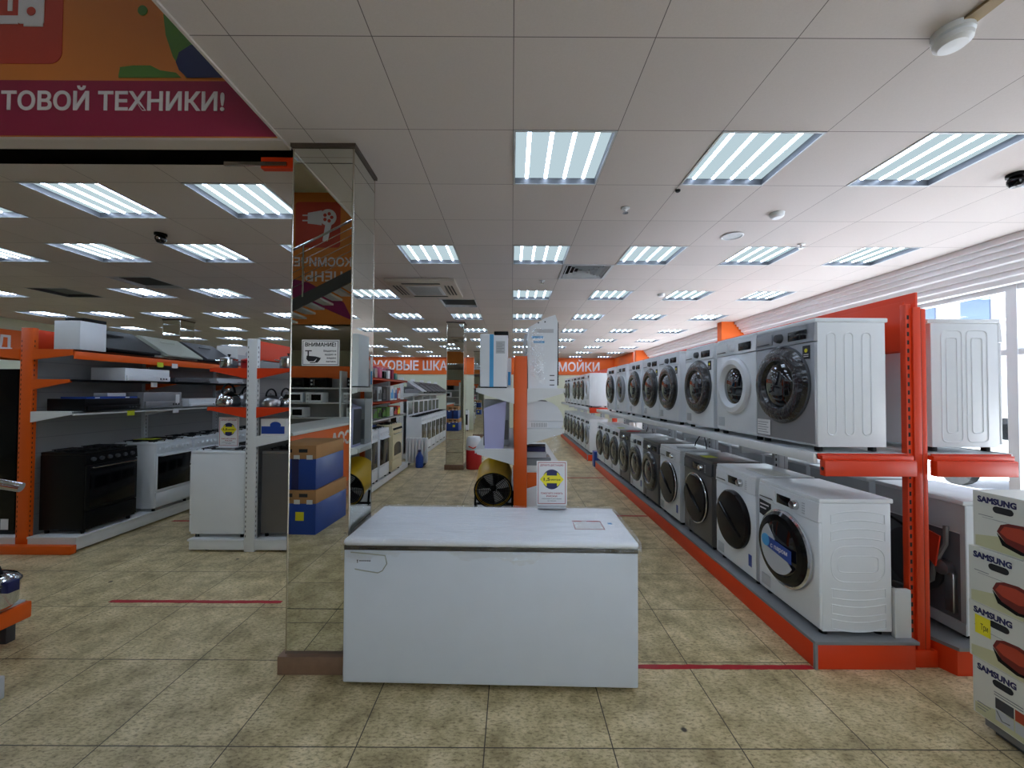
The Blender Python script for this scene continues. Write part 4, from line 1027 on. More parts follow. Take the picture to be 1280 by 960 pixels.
# ------------------------------------------------------------------ chest freezer with its wrapping
def build_freezer():
    root = thing('chest_freezer', 'large white chest freezer wrapped in clear film in the middle of the floor', 'freezer', (-0.118, 2.245, 0), -0.022)
    W, D = 0.821, 0.66
    MB().box(-W, W, 0, D, 0.035, 0.772, 0.010, seg=3).build('cabinet', M['whiteg'], root)
    MB().box(-W + 0.001, W - 0.001, 0.001, D - 0.004, 0.770, 0.793).build('gasket', M['black'], root)
    MB().box(-W - 0.004, W + 0.004, -0.006, D, 0.792, 0.832, 0.019, seg=4).build('lid', M['lidw'], root)
    for x in (-W + 0.1, W - 0.1):
        for y in (0.08, D - 0.08): MB().cyl((x, y, 0.02), 0.02, -0.015, 0.015, 'x', 12).box(x - 0.03, x + 0.03, y - 0.03, y + 0.03, 0.028, 0.036).build('caster', M['black'], root)
    t = MB(); t.use(M['ink']).prism([(-0.748, 0.716), (-0.738, 0.716), (-0.743, 0.706)], -0.002, 0.0, 'xz').box(-0.745, -0.741, -0.002, 0, 0.700, 0.712)
    for k in range(6): t.box(-0.732 + k * 0.011, -0.725 + k * 0.011, -0.0015, 0, 0.708, 0.714)
    t.build('maker_badge', None, root)
    # sheet with red frame under the film on the lid
    s = MB(); s.use(M['paper']).box(0.50, 0.68, 0.20, 0.36, 0.832, 0.8332); s.use(M['redink'])
    for a in ((0.50, 0.68, 0.356, 0.36), (0.50, 0.68, 0.20, 0.204), (0.50, 0.504, 0.2, 0.36), (0.676, 0.68, 0.2, 0.36), (0.51, 0.56, 0.342, 0.352), (0.59, 0.67, 0.342, 0.354)): s.box(*a, 0.8332, 0.8338)
    s.use(M['lblue']).box(0.72, 0.745, 0.30, 0.325, 0.8322, 0.8336)
    s.build('label_sheet', None, root)
    # film: wrinkled sheet over the lid, hanging over its front and side edges
    rnd = random.Random(11)
    vs, fs = [], []
    nx, prof = 90, None
    xs = [-W - 0.012 + (2 * W + 0.024) * i / nx for i in range(nx + 1)]
    hem = [0.035 + 0.02 * math.sin(i * 0.37) + 0.02 * math.sin(i * 0.13 + 1) + rnd.uniform(-0.006, 0.006) for i in range(nx + 1)]
    rows = 15
    for i, x in enumerate(xs):
        h = 0.772 - max(0.0, hem[i]) * (1.0 if 25 < i < 62 or i < 18 else 0.3)
        pr = [(D + 0.006, 0.80), (D + 0.006, 0.836)] + [(D - (D + 0.012) * q / 9, 0.8365) for q in range(1, 10)] + [(-0.014, 0.826), (-0.014, 0.800), (-0.010, 0.785), (-0.006, h)]
        for j, (y, z) in enumerate(pr):
            j2 = 0.0022 if 1 < j < 11 else 0.003
            vs.append((x, y + (rnd.uniform(-0.002, 0.002) if j < 11 else rnd.uniform(-0.007, 0.0)), z + rnd.uniform(0, j2)))
    n = len(pr)
    for i in range(nx):
        for j in range(n - 1):
            a = i * n + j; fs.append((a, a + n, a + n + 1, a + 1))
    MB().add(vs, fs).build('wrapping_film', M['wrap'], root, sharp=60)
    for s in (-1, 1):
        vs, fs = [], []
        for k in range(25):
            y = -0.012 + (D + 0.018) * k / 24
            h = 0.77 - 0.04 * abs(math.sin(k * 0.9)) - (0.03 if k < 3 else 0)
            for z in (0.838, 0.81, 0.79, h): vs.append((s * (W + 0.013 + rnd.uniform(-0.002, 0.005)), y, z))
        for k in range(24):
            for j in range(3): a = k * 4 + j; fs.append((a, a + 4, a + 5, a + 1))
        MB().add(vs, fs).build('wrapping_film', M['wrap'], root, sharp=60)
    MB().tube([(-0.78, -0.006, 0.76), (-0.70, -0.007, 0.755), (-0.585, -0.008, 0.745), (-0.575, -0.007, 0.70), (-0.60, -0.007, 0.66), (-0.625, -0.007, 0.648), (-0.70, -0.007, 0.658), (-0.755, -0.007, 0.668)], 0.003, 5).build('film_edge', M['gcream'], root)

def distance_sign(label, loc, rz=0.0):
    root = thing('notice_sign', label, 'notice', loc, rz)
    MB().box(-0.108, 0.108, -0.002, 0.004, 0.008, 0.325, 0.002).build('board', M['paper'], root)
    MB().box(-0.10, 0.10, -0.05, 0.05, 0.0, 0.008, 0.002).build('stand', M['lgrey'], root)
    b = MB(); b.use(M['redink'])
    for a in ((-0.098, 0.098, 0.312, 0.3155), (-0.098, 0.098, 0.022, 0.0255), (-0.098, -0.0945, 0.022, 0.3155), (0.0945, 0.098, 0.022, 0.3155)): b.box(a[0], a[1], -0.0035, -0.002, a[2], a[3])
    b.use(M['redink']).text('ДЕРЖИТЕ ДИСТАНЦИЮ', (0, -0.002, 0.289), '-y', 0.013, 0.165, 'c', 0.001, 0.015)
    b.text('ПОМОГАЙТЕ СНИЗИТЬ', (0, -0.002, 0.090), '-y', 0.012, 0.155, 'c', 0.001, 0.015)
    b.text('РИСКИ', (0, -0.002, 0.070), '-y', 0.012, 0.075, 'c', 0.001, 0.015)
    b.use(M['ink']).text('соблюдайте дистанцию', (0, -0.002, 0.055), '-y', 0.007, 0.14, 'c', 0.001)
    b.text('при покупке', (0, -0.002, 0.040), '-y', 0.007, 0.06, 'c', 0.001)
    b.build('lettering', None, root)
    d = MB(); d.use(M['navy']).disc((0, -0.0021, 0.195), 0.066, 0.070, seg=36, t=0.0015)
    d.use(M['yell']).prism([(-0.085, 0.195), (-0.042, 0.243), (-0.036, 0.243), (-0.036, 0.222), (0.036, 0.222), (0.036, 0.243), (0.042, 0.243), (0.085, 0.195), (0.042, 0.147), (0.036, 0.147), (0.036, 0.168), (-0.036, 0.168), (-0.036, 0.147), (-0.042, 0.147)], -0.0036, -0.005, 'xz')
    d.use(M['ink']).text('1,5', (-0.058, -0.005, 0.186), '-y', 0.022, 0.045, 'l', 0.001, 0.03).text('метра', (-0.008, -0.005, 0.188), '-y', 0.013, 0.068, 'l', 0.001, 0.02)
    d.build('picture', None, root)
    return root

# ------------------------------------------------------------------ central rack with climate appliances
def build_center():
    X, Y = 0.09, 4.10
    root = thing('display_rack', 'narrow orange-posted rack of climate appliances behind the chest freezer', 'display rack', (X, Y, 0))
    L = 2.5
    for k in range(3):
        slotted_post(root, -0.066, 0.066, k * 1.2, 2.03, 'orange3', 0.06, slots=False)
    MB().use(M['perf']).box(-0.012, 0.012, 0.07, 2.40, 0.15, 1.98).build('back_panel', None, root)
    MB().use(M['shelf']).box(-0.43, 0.43, 0.0, L, 0.0, 0.14, 0.004).build('plinth', None, root)
    for x0, x1, z, m in ((-0.067, -0.45, 1.70, 'shelf'), (0.067, 0.45, 1.70, 'shelf'), (-0.067, -0.46, 1.075, 'shelf'), (0.067, 0.44, 1.285, 'shelf'), (-0.067, -0.50, 0.40, 'shelf'), (0.067, 0.46, 0.84, 'orange3')):
        s = MB(); s.use(M['shelf']).box(min(x0, x1), max(x0, x1), 0.005, L - 0.05, z - 0.028, z, 0.002)
        e = x1; s.box(e - 0.008, e + 0.008, 0.005, L - 0.05, z - 0.045, z, 0.002)
        s.build('shelf', None, root)
        for k in range(3):
            b = MB(); b.use(M[m]); bracket(b, x0, x1 * 0.97, k * 1.2 - 0.004, k * 1.2 + 0.02 if k == 0 else k * 1.2 + 0.008, z - 0.001, 0.16, 0.05); b.build('bracket', None, root)
    # goods
    t = thing('air_cooler', 'white boxy air cooler with blue tape strip and black cap on the upper shelf', 'air cooler', (-0.19, Y + 0.06, 1.7005))
    MB().box(-0.145, 0.145, 0.0, 0.30, 0.012, 0.565, 0.012, seg=3).build('body', M['white'], t)
    MB().box(0.0, 0.15, -0.006, 0.28, 0.55, 0.592, 0.008).build('cap', M['black'], t)
    MB().box(-0.045, -0.003, -0.002, 0.0, 0.012, 0.56).build('tape_strip', M['lblue'], t)
    b = MB(); b.use(M['lgrey']).box(0.02, 0.115, -0.0015, 0.0, 0.36, 0.49); b.use(M['grey'])
    for q in range(6): b.box(0.028, 0.105 - 0.02 * (q % 2), -0.002, -0.0015, 0.375 + q * 0.018, 0.380 + q * 0.018)
    b.build('label', None, t)
    MB().box(-0.135, 0.135, 0.01, 0.29, 0, 0.012).build('base', M['black'], t)
    t = thing('portable_air_conditioner', 'tall white portable air conditioner with slanted top on the upper shelf', 'air conditioner', (0.325, Y + 0.10, 1.7005))
    MB().prism([(-0.155, 0.0), (0.15, 0.0), (0.155, 0.70), (0.13, 0.775), (0.02, 0.74), (-0.155, 0.64)], 0, 0.36, 'xz').build('body', M['white'], t)
    b = MB(); b.use(M['black']).box(0.152, 0.165, 0.02, 0.34, 0.03, 0.70, 0.003)
    b.use(M['dgrey'])
    for q in range(22): b.box(0.165, 0.168, 0.03, 0.33, 0.06 + q * 0.029, 0.072 + q * 0.029)
    b.build('side_grille', None, t)
    b = MB(); b.use(M['lblue']).box(-0.10, 0.015, -0.0015, 0, 0.475, 0.50).box(-0.12, 0.0, -0.0015, 0, 0.525, 0.55); b.build('tape_strip', None, t)
    b = MB(); b.use(M['lgrey']).box(-0.10, 0.11, -0.004, 0, 0.585, 0.625, 0.002); b.use(M['dgrey']).disc((-0.05, -0.001, 0.69), 0.008, 0.008).disc((0.02, -0.001, 0.70), 0.008, 0.008)
    for q in range(3): b.box(0.07, 0.12, -0.001, 0, 0.03 + q * 0.05, 0.04 + q * 0.05)
    b.build('control_strip', None, t)
    rnd = random.Random(5); b = MB()
    for k in range(2):
        vs, fs = [], []
        for i in range(9):
            for j in range(13):
                vs.append((-0.16 + 0.03 * rnd.random() + i * 0.018 + (0.02 * k), -0.006 - 0.02 * rnd.random(), 0.14 + 0.50 * j / 12 - 0.12 * (i / 8) * k))
        for i in range(8):
            for j in range(12): a = i * 13 + j; fs.append((a, a + 13, a + 14, a + 1))
        b.add(vs, fs)
    b.build('torn_wrap', M['wrap2'], t, sharp=60)
    MB().tube([(-0.19, 0.10, 0.0), (-0.19, 0.10, 0.50), (-0.175, 0.10, 0.58)], 0.016, 8).build('hose', M['lgrey'], t)
    t = thing('humidifier', 'lilac-grey tapered humidifier on the middle left shelf of the central rack', 'humidifier', (-0.175, Y + 0.05, 1.0755))
    MB().prism([(-0.105, 0.0), (0.09, 0.0), (0.115, 0.49), (0.02, 0.465), (-0.115, 0.415)], 0, 0.22, 'xz').build('body', M['lilac'], t)
    MB().box(-0.10, 0.085, 0.02, 0.2, 0, 0.004).build('base', M['dgrey'], t)
    MB().prism([(-0.117, 0.03), (-0.105, 0.03), (-0.113, 0.40), (-0.122, 0.38)], 0.01, 0.2, 'xz').build('side_vent', M['dgrey'], t)
    carton('grey-brown carton standing behind the lilac humidifier', (-0.17, Y + 0.32, 1.0755), (0.28, 0.3, 0.50), 0, 'lgrey', 'grey')
    # drum fan heater on the low shelf
    t = thing('drum_fan', 'yellow drum fan heater with black wire grille on the low shelf', 'fan heater', (-0.19, Y + 0.10, 0.4005))
    R = 0.195; TM = Matrix.Translation((0, 0, 0.23)) @ Matrix.Rotation(math.radians(14), 4, 'X')
    MB().lathe([(R, 0.0), (R + 0.004, 0.012), (R - 0.004, 0.03), (R - 0.006, 0.40), (R, 0.42), (R - 0.01, 0.42), (R - 0.02, 0.02), (R - 0.01, 0.0)], (0, 0, 0), 'y', 36, M=TM, cap=False).build('drum', M['yellow'], t)
    MB().lathe([(0.0, 0.36), (R - 0.02, 0.36), (R - 0.02, 0.34), (0.0, 0.34)], (0, 0, 0), 'y', 32, M=TM).build('back_plate', M['black'], t)
    MB().lathe([(R - 0.021, 0.02), (R - 0.021, 0.34)], (0, 0, 0), 'y', 32, M=TM, cap=False).build('inner_sleeve', M['dgrey'], t)
    g = MB(); g.use(M['black'])
    for k in range(10):
        rr = 0.025 + k * 0.0185
        g.tube([(rr * math.cos(a), -0.012, rr * math.sin(a)) for a in [2 * PI * q / 28 for q in range(28)]], 0.0036, 5, True, M=TM)
    for k in range(8):
        a = 2 * PI * k / 8; g.tube([(0.02 * math.cos(a), -0.009, 0.02 * math.sin(a)), (R * math.cos(a), -0.009, R * math.sin(a))], 0.003, 5, M=TM)
    g.tube([(R * math.cos(a), -0.006, R * math.sin(a)) for a in [2 * PI * q / 36 for q in range(36)]], 0.008, 8, True, M=TM)
    g.build('grille', None, t)
    for k in range(4):
        a = 2 * PI * k / 4 + 0.4
        vs = []
        for rr, tw, hw in ((0.03, 0.5, 0.02), (0.10, 0.4, 0.05), (0.17, 0.3, 0.065)):
            for s in (-1, 1):
                q = a + s * hw / rr * 0.8
                vs.append((rr * math.cos(q), 0.06 + s * 0.025 * tw, rr * math.sin(q)))
        MB().add(vs, [(0, 1, 3, 2), (2, 3, 5, 4)], TM).build('fan_blade', M['lgrey'], t)
    MB().lathe([(0, 0.03), (0.03, 0.035), (0.04, 0.12), (0.05, 0.30), (0, 0.30)], (0, 0, 0), 'y', 20, M=TM).build('motor', M['black'], t)
    s = MB()
    for x in (-0.2, 0.2): s.tube([(x, 0.16, 0.19), (x, 0.12, 0.012), (x, 0.30, 0.012)], 0.012, 8)
    s.tube([(-0.2, 0.12, 0.012), (0.2, 0.12, 0.012)], 0.012, 8); s.tube([(-0.2, 0.3, 0.012), (0.2, 0.3, 0.012)], 0.012, 8); s.build('stand', M['black'], t)
    # curved white unit
    t = thing('wall_air_conditioner', 'white curved indoor air conditioner unit lying end-on on the right shelf', 'air conditioner', (0.32, Y + 0.05, 1.286))
    cur = [(0.03, 0.285), (0.10, 0.262), (0.155, 0.22), (0.195, 0.16), (0.215, 0.10), (0.215, 0.075)]
    MB().prism([(-0.20, 0.075), (-0.20, 0.21), (-0.17, 0.285), (-0.12, 0.30)] + cur, 0, 0.78, 'xz').build('body', M['white2'], t)
    MB().prism([(-0.20, 0.0), (0.19, 0.0), (0.213, 0.04), (0.213, 0.072), (-0.20, 0.072)], 0.006, 0.77, 'xz').build('lower_body', M['white2'], t)
    b = MB(); b.use(M['paper']).box(-0.125, 0.055, 0.0045, 0.006, 0.008, 0.062); b.use(M['grey'])
    for q in range(14): b.box(-0.118 + q * 0.012, -0.113 + q * 0.012, 0.0035, 0.0045, 0.012, 0.056)
    b.build('label', None, t)
    MB().prism([(-0.20, 0.2), (-0.17, 0.29), (-0.12, 0.306), (0.03, 0.29), (0.05, 0.275), (-0.14, 0.288)], -0.004, 0.0, 'xz').build('top_edge_shade', M['grey'], t)  # grey crescent paints shading along the top of the profile
    # flat parcels on the lowest right shelf
    z = 0.8405
    for w, d, h, m, x, y, lab in ((0.30, 0.34, 0.045, 'cardw', 0.30, 0.10, 'flat white parcel at the bottom of the small stack on the orange shelf'), (0.27, 0.3, 0.075, 'grey', 0.28, 0.14, 'flat grey parcel, second from the bottom on the orange shelf'),
                                  (0.22, 0.26, 0.06, 'lgrey', 0.26, 0.16, 'small light grey parcel, third in the stack on the orange shelf'), (0.24, 0.26, 0.05, 'navy', 0.24, 0.18, 'dark purple-blue box on top of the parcel stack')):
        carton(lab, (x, Y + y, z), (w, d, h), random.uniform(-0.08, 0.08), m, None, 'parcels on the orange shelf'); z += h + 0.0015
    t = thing('hanging_plastic_bag', 'crumpled clear plastic bag hanging from the shelf edge', 'bag', (0.43, Y - 0.06, 1.045))
    rnd = random.Random(2); b = MB()
    b.lathe([(0.005, 0.185), (0.03, 0.16), (0.06, 0.10), (0.065, 0.04), (0.03, 0.0), (0, 0.0)], seg=14)
    b.v = [Vector((p.x * rnd.uniform(0.7, 1.2), p.y * 0.45 * rnd.uniform(0.6, 1.2), p.z)) for p in b.v]
    b.build('bag', M['wrap2'], t, sharp=60)
    for yy, s, lab in ((1.3, -1, 'white carton further back on the left upper shelf of the central rack'), (1.35, 1, 'white carton further back on the right upper shelf of the central rack')):
        carton(lab, (X + s * 0.25, Y + yy, 1.7005), (0.3, 0.5, 0.42), 0, 'cardw', 'lblue')
    distance_sign('white notice with blue circle and yellow arrow standing on the freezer lid', (0.287, 2.865, 0.8445), -0.02)
    # red and white bin by the far column
    t = thing('water_dispenser', 'red and white barrel-shaped bin beside the far mirrored column', 'bin', (-0.82, 8.7, 0))
    MB().lathe([(0, 0), (0.16, 0), (0.17, 0.02), (0.17, 0.40), (0.165, 0.41)], seg=24).build('lower_body', M['red'], t)
    MB().lathe([(0.166, 0.41), (0.172, 0.43), (0.165, 0.62), (0.13, 0.69), (0.0, 0.71)], seg=24).build('hood', M['white'], t)
    MB().tube([(-0.10, -0.165, 0.50), (0.0, -0.18, 0.46), (0.10, -0.165, 0.50)], 0.012, 8).build('handle', M['redor'], t)
    t.name = 'waste_bin'

# ------------------------------------------------------------------ left rack with hoods and cookers
def aisle_rack(label, x, y0, L, m_post, xl, xr, plinth_m, plinth_z, post_w, post_z, shelves, header, foot=None):
    root = thing('display_rack', label, 'display rack', (x, y0, 0))
    h = post_w / 2; n = max(1, round(L / 1.2))
    for k in range(n + 1):
        slotted_post(root, -h, h, (L - 0.05) * k / n, post_z, m_post if k == 0 else ('lgrey' if m_post == 'orange3' else m_post), 0.05, True)
    MB().use(M['perf']).box(-0.012, 0.012, 0.055, L - 0.05, 0.12, post_z - 0.22).build('back_panel', None, root)
    g = MB(); g.use(M['grey'])
    for s in (-1, 1):
        z = 0.35
        while z < post_z - 0.3:
            g.box(*sorted((s * 0.012, s * 0.0135)), 0.06, L - 0.06, z, z + 0.006); z += 0.16
    g.build('panel_joints', None, root)
    for a in (xl, xr):
        s = 1 if a > 0 else -1
        b = MB(); b.use(M[plinth_m]).box(*sorted((s * (h + 0.002), a)), 0.0, L, 0.02, plinth_z - 0.022, 0.003)
        b.use(M['shelf']).box(*sorted((s * (h + 0.002), a + s * 0.012)), -0.008, L, plinth_z - 0.022, plinth_z, 0.003)
        b.use(M['black'])
        for yy in (0.06, L - 0.1): b.cyl((a * 0.75, yy, 0), 0.025, 0, 0.022, seg=10)
        b.build('plinth', None, root)
    if foot:
        b = MB(); b.use(M['orange3']).box(xl, xr + 0.02, -0.07, -0.008, 0.0, 0.085, 0.006); b.build('foot_beam', None, root)
    for s, z, depth, m in shelves:
        x0, x1 = s * (h + 0.002), s * depth
        b = MB(); b.use(M['shelf' if m == 'shelf' else 'dgrey']).box(*sorted((x0, x1)), 0.0, L - 0.03, z - 0.022, z, 0.002)
        b.use(M['dgrey' if m == 'orange3' and z < 2 else m]).box(*sorted((x1 - s * 0.014, x1)), 0.0, L - 0.03, z - (0.10 if m == 'orange3' and z > 2 else 0.022 if m == 'orange3' else 0.04), z, 0.002)
        b.build('shelf', None, root)
        for k in range(n + 1):
            q = MB(); q.use(M[m]); bracket(q, x0, x1 * 0.97, (L - 0.05) * k / n - 0.006, (L - 0.05) * k / n + 0.02, z - 0.001, 0.11, 0.03 if z < 2 else 0.06); q.build('bracket', None, root)
    if header: MB().use(M['orange']).box(-0.018, 0.018, 0.055, L - 0.05, post_z - 0.21, post_z - 0.01, 0.002).build('header_panel', None, root)
    return root

def build_left():
    # rack with hoods on top and cookers below
    X, Y = -5.01, 4.12
    aisle_rack('orange-posted grey rack of range hoods and cookers on the left', X, Y, 3.9, 'orange3', -0.62, 0.56, 'shelf', 0.155, 0.125, 2.30,
               [(1, 2.08, 0.50, 'orange3'), (1, 1.77, 0.47, 'orange3'), (1, 1.435, 0.50, 'shelf'), (-1, 2.08, 0.45, 'orange3')], 'hood', foot=True)
    g = 'cookers on the left rack'
    cooker('black gas cooker at the near end of the left rack', (-4.46, Y + 0.36, 0.1555), PI / 2, 'black', 0.58, 0.46, group=g)
    w = cooker('white gas cooker with yellow tag beside the black cooker', (-4.42, 4.95 + 0.02 + 0.28, 0.1555), PI / 2, 'white', 0.56, 0.50, group=g)
    o = MB().box(-0.12, 0.12, -0.07, 0.07, 0, 0.004).build('price_tag', M['ygreen'], None, (-4.72, 5.2, 0.1555 + 0.87)); tag(o, 'yellow-green price tag lying on the first white cooker of the left rack', 'price tag')
    for k in range(3):
        dup(w, ['second white gas cooker of the left rack, beside the tagged one', 'third white gas cooker of the left rack', 'last white gas cooker at the far end of the left rack'][k], (-4.42, 5.85 + 0.60 * k, 0.1555), PI / 2)
    top, m2, m3 = 2.0805, 1.7705, 1.4355
    g = 'range hoods on the left rack'
    t = thing('range_hood', 'white box hood with black cap at the near end of the top shelf', 'range hood', (-4.49, Y + 0.16, top), PI / 2, g)
    MB().box(-0.135, 0.135, 0, 0.27, 0, 0.30, 0.003).build('body', M['white'], t); MB().box(-0.10, 0.135, 0.0, 0.20, 0.30, 0.335, 0.004).build('cap', M['black'], t)
    slanted_hood('black slanted glass hood on the top shelf of the left rack', (-4.50, Y + 0.68, top), PI / 2, 'black', 0.68, g)
    slanted_hood('pale grey slanted hood beyond the black one on the top shelf', (-4.50, Y + 1.42, top), PI / 2, 'gcream', 0.60, g)
    slanted_hood('dark grey slanted hood at the far part of the top shelf', (-4.50, Y + 2.1, top), PI / 2, 'dgrey', 0.60, g)
    carton('white carton with printed picture at the far end of the top shelf', (-4.55, Y + 2.75, top), (0.5, 0.35, 0.32), PI / 2, 'cardw', 'lgrey')
    slab_hood('white flat hood on the second shelf of the left rack', (-4.50, Y + 0.83, m2), PI / 2, 'white', 0.60, 0.15, 0.40, g)
    slab_hood('dark flat hood with red edge on the second shelf', (-4.52, Y + 1.55, m2), PI / 2, 'dgrey', 0.60, 0.06, 0.38, g)
    slab_hood('light flat hood at the far part of the second shelf', (-4.52, Y + 2.3, m2), PI / 2, 'lgrey', 0.60, 0.08, 0.38, g)
    t = slab_hood('black flat hood with blue protective film on the third shelf', (-4.49, Y + 0.40, m3), PI / 2, 'black', 0.62, 0.13, 0.40, g)
    b = MB(); b.use(M['blue']).box(-0.29, 0.29, 0.01, 0.28, 0.13, 0.150); b.use(M['paper']).box(-0.2, -0.15, 0.009, 0.01, 0.134, 0.146).box(0.14, 0.19, 0.009, 0.01, 0.134, 0.146); b.build('blue_film', None, t)
    carton('small white box lying on the blue-filmed black hood', (-4.62, Y + 0.56, m3 + 0.151), (0.22, 0.16, 0.04), PI / 2, 'cardw')
    t = slab_hood('grey metal hood with upright back on the third shelf', (-4.50, Y + 1.05, m3), PI / 2, 'silver', 0.56, 0.20, 0.38, g)
    MB().box(0.16, 0.22, -0.0235, -0.022, 0.04, 0.17).build('label', M['paper'], t)
    slab_hood('white flat hood beyond the grey one on the third shelf', (-4.50, Y + 1.75, m3), PI / 2, 'white', 0.58, 0.11, 0.40, g)
    slab_hood('pale flat hood at the far part of the third shelf', (-4.50, Y + 2.45, m3), PI / 2, 'lgrey', 0.58, 0.11, 0.40, g)
    for y, z, m, lab in ((Y + 1.0, 1.955, 'ygreen', 'green shelf tag under the black slanted hood'), (Y + 1.22, 1.955, 'paper', 'white shelf tag under the black slanted hood'), (Y + 0.95, 1.70, 'paper', 'white shelf tag under the white flat hood'),
                         (Y + 0.62, 1.36, 'ygreen', 'green shelf tag under the blue-filmed hood'), (Y + 1.25, 1.36, 'paper', 'white shelf tag under the grey metal hood')):
        zz = z
        xx = {1.955: -4.508, 1.70: -4.538, 1.36: -4.508}[z]
        o = MB().box(0, 0.0025, -0.045, 0.045, 0, 0.06).build('shelf_tag', M[m], None, (xx, y, zz)); tag(o, lab, 'price tag', 'shelf tags on the left rack')
    # black fridge on the far side
    t = thing('refrigerator', 'tall glossy black refrigerator at the far left behind the orange post', 'refrigerator', (-5.66, Y + 0.36, 0.1555), -PI / 2)
    MB().box(-0.3, 0.3, 0.0, 0.50, 0.0, 1.72, 0.008).build('body', M['blackg'], t)
    MB().box(-0.298, 0.298, -0.03, -0.002, 0.62, 1.71, 0.008).build('door', M['blackg'], t); MB().box(-0.298, 0.298, -0.03, -0.002, 0.02, 0.61, 0.008).build('door', M['blackg'], t)
    MB().tube([(-0.26, -0.03, 0.75), (-0.26, -0.07, 0.78), (-0.26, -0.07, 1.15), (-0.26, -0.03, 1.18)], 0.01, 8).build('handle', M['chrome'], t)
    MB().box(0.3, 0.302, 0.36, 0.44, 0.05, 0.16).build('label', M['paper'], t)
    # white double rack in the middle left
    X, Y = -2.70, 4.15
    aisle_rack('white-posted rack with orange shelves of pots and kettles beside the mirrored column', X, Y, 4.6, 'shelf', -0.62, 0.44, 'shelf', 0.13, 0.105, 2.20,
               [(-1, 1.895, 0.44, 'orange'), (-1, 1.49, 0.46, 'orange'), (1, 1.895, 0.42, 'orange'), (1, 1.49, 0.42, 'orange'), (1, 1.19, 0.42, 'shelf')], 'plain')
    g = 'cookers on the white rack'
    cooker('white gas cooker seen from its side at the near end of the white rack', (-3.33, Y + 0.31, 0.1305), -PI / 2, 'white', 0.56, 0.55, 0.90, group=g)
    a = cooker('second white cooker on the near side of the white rack', (-3.33, Y + 0.92, 0.1305), -PI / 2, 'white', 0.56, 0.55, group=g)
    for k in range(3): dup(a, '%s white cooker facing the left rack' % ORD[k + 2], (-3.33, Y + 1.52 + 0.6 * k, 0.1305), -PI / 2)
    gc = cooker('grey-brown gas cooker seen from its side, partly hidden by the mirrored column', (-2.26, Y + 0.34, 0.1305), PI / 2, 'graphite', 0.56, 0.36, 0.90, group=g)
    dup(gc, 'second grey-brown gas cooker hidden behind the mirrored column', (-2.26, Y + 0.95, 0.1305), PI / 2)
    wc = cooker('white gas cooker with black oven window, first visible past the mirrored column', (-2.25, 6.42, 0.1305), PI / 2, 'white', 0.54, 0.36, 0.88, group=g)
    dup(wc, 'white gas cooker hidden behind the mirrored column, before the visible ones', (-2.25, 5.80, 0.1305), PI / 2)
    dup(wc, 'white gas cooker standing between another white one and the cream cooker', (-2.25, 7.04, 0.1305), PI / 2)
    cooker('cream retro gas cooker with arched oven window', (-2.23, 7.76, 0.1305), PI / 2, 'cream', 0.64, 0.38, 0.90, group=g, retro=True)
    distance_sign('white notice with round emblem standing on the side-on white cooker', (-3.02, Y + 0.13, 1.0515), 0.0)
    t1, t2, t3 = 1.8955, 1.4905, 1.1905
    g = 'cookware on the orange shelves'
    cooking_pot('shiny steel pot with lid on the top orange shelf', (-3.045, Y + 0.15, t1), 1.2, 'chrome', 0.082, 0.10, g)
    cooking_pot('dark red pot behind the steel pot on the top shelf', (-3.03, Y + 0.47, t1), 1.3, 'red', 0.09, 0.11, g)
    cooking_pot('dark pot further back on the top orange shelf', (-2.98, Y + 0.80, t1), 1.2, 'dgrey', 0.10, 0.12, g)
    cooking_pot('steel pot at the right end of the top shelf beside the mirrored column', (-2.40, Y + 0.14, t1), 0.3, 'chrome', 0.085, 0.11, g)
    g = 'kettles on the orange shelves'
    whistling_kettle('large ribbed silver kettle on the second orange shelf', (-3.03, Y + 0.13, t2), 1.35, 'chrome', g, 1.0)
    whistling_kettle('silver kettle close to the white post with red lid', (-3.03, Y + 0.44, t2), 1.2, 'steel', g, 0.9)
    whistling_kettle('silver kettle just right of the white post', (-2.555, Y + 0.10, t2), 1.2, 'steel', g, 0.78)
    whistling_kettle('red-banded silver kettle right of the white post', (-2.53, Y + 0.33, t2), 1.3, 'chrome', g, 0.82)
    whistling_kettle('dark purple kettle by the mirrored column', (-2.50, Y + 0.60, t2), 1.2, 'purple', g, 0.95)
    carton('blue and white printed carton of cups on the white shelf', (-2.49, Y + 0.03, t3), (0.26, 0.22, 0.18), 0, 'cardw', 'blue')
    carton('pink carton beside the printed carton of cups', (-2.33, Y + 0.30, t3), (0.10, 0.2, 0.16), 0, 'pink', 'magenta')
    # small goods further along, past the column
    g = 'small appliances past the mirrored column'
    k = 0
    names = {'red': 'red', 'white2': 'white', 'magenta': 'crimson', 'pink': 'pink', 'teal': 'teal', 'dgrey': 'dark grey', 'black': 'black', 'lblue': 'light blue', 'cardw': 'white', 'blue': 'blue', 'green': 'dark green', 'navy': 'navy', 'orange': 'orange', 'redor': 'orange-red', 'steel': 'steel', 'lgrey': 'light grey', 'purple': 'purple'}
    Y0, protoK = 5.80, {}
    for i, c in enumerate(('red', 'black', 'red', 'white2', 'steel', 'white2', 'magenta', 'black', 'white2', 'pink', 'teal', 'teal')):
        lab = '%s electric kettle, %s along the top shelf past the column' % (names[c], ORD[i]); loc = (-2.537, Y0 + i * 0.22, t1)
        if c in protoK: dup(protoK[c], lab, loc)
        else: protoK[c] = jug_kettle(lab, loc, 0.7, c, g)
    for i, c in enumerate(('black', 'white2', 'dgrey', 'white2', 'steel', 'pink', 'black', 'white2', 'magenta', 'teal')):
        carton('%s small carton, %s along the front of the top shelf' % (names[c], ORD[i]), (-2.33, Y0 + 0.1 + i * 0.24, t1), (0.13, 0.12, 0.13 + 0.03 * (i % 3)), PI / 2, c, None, g)
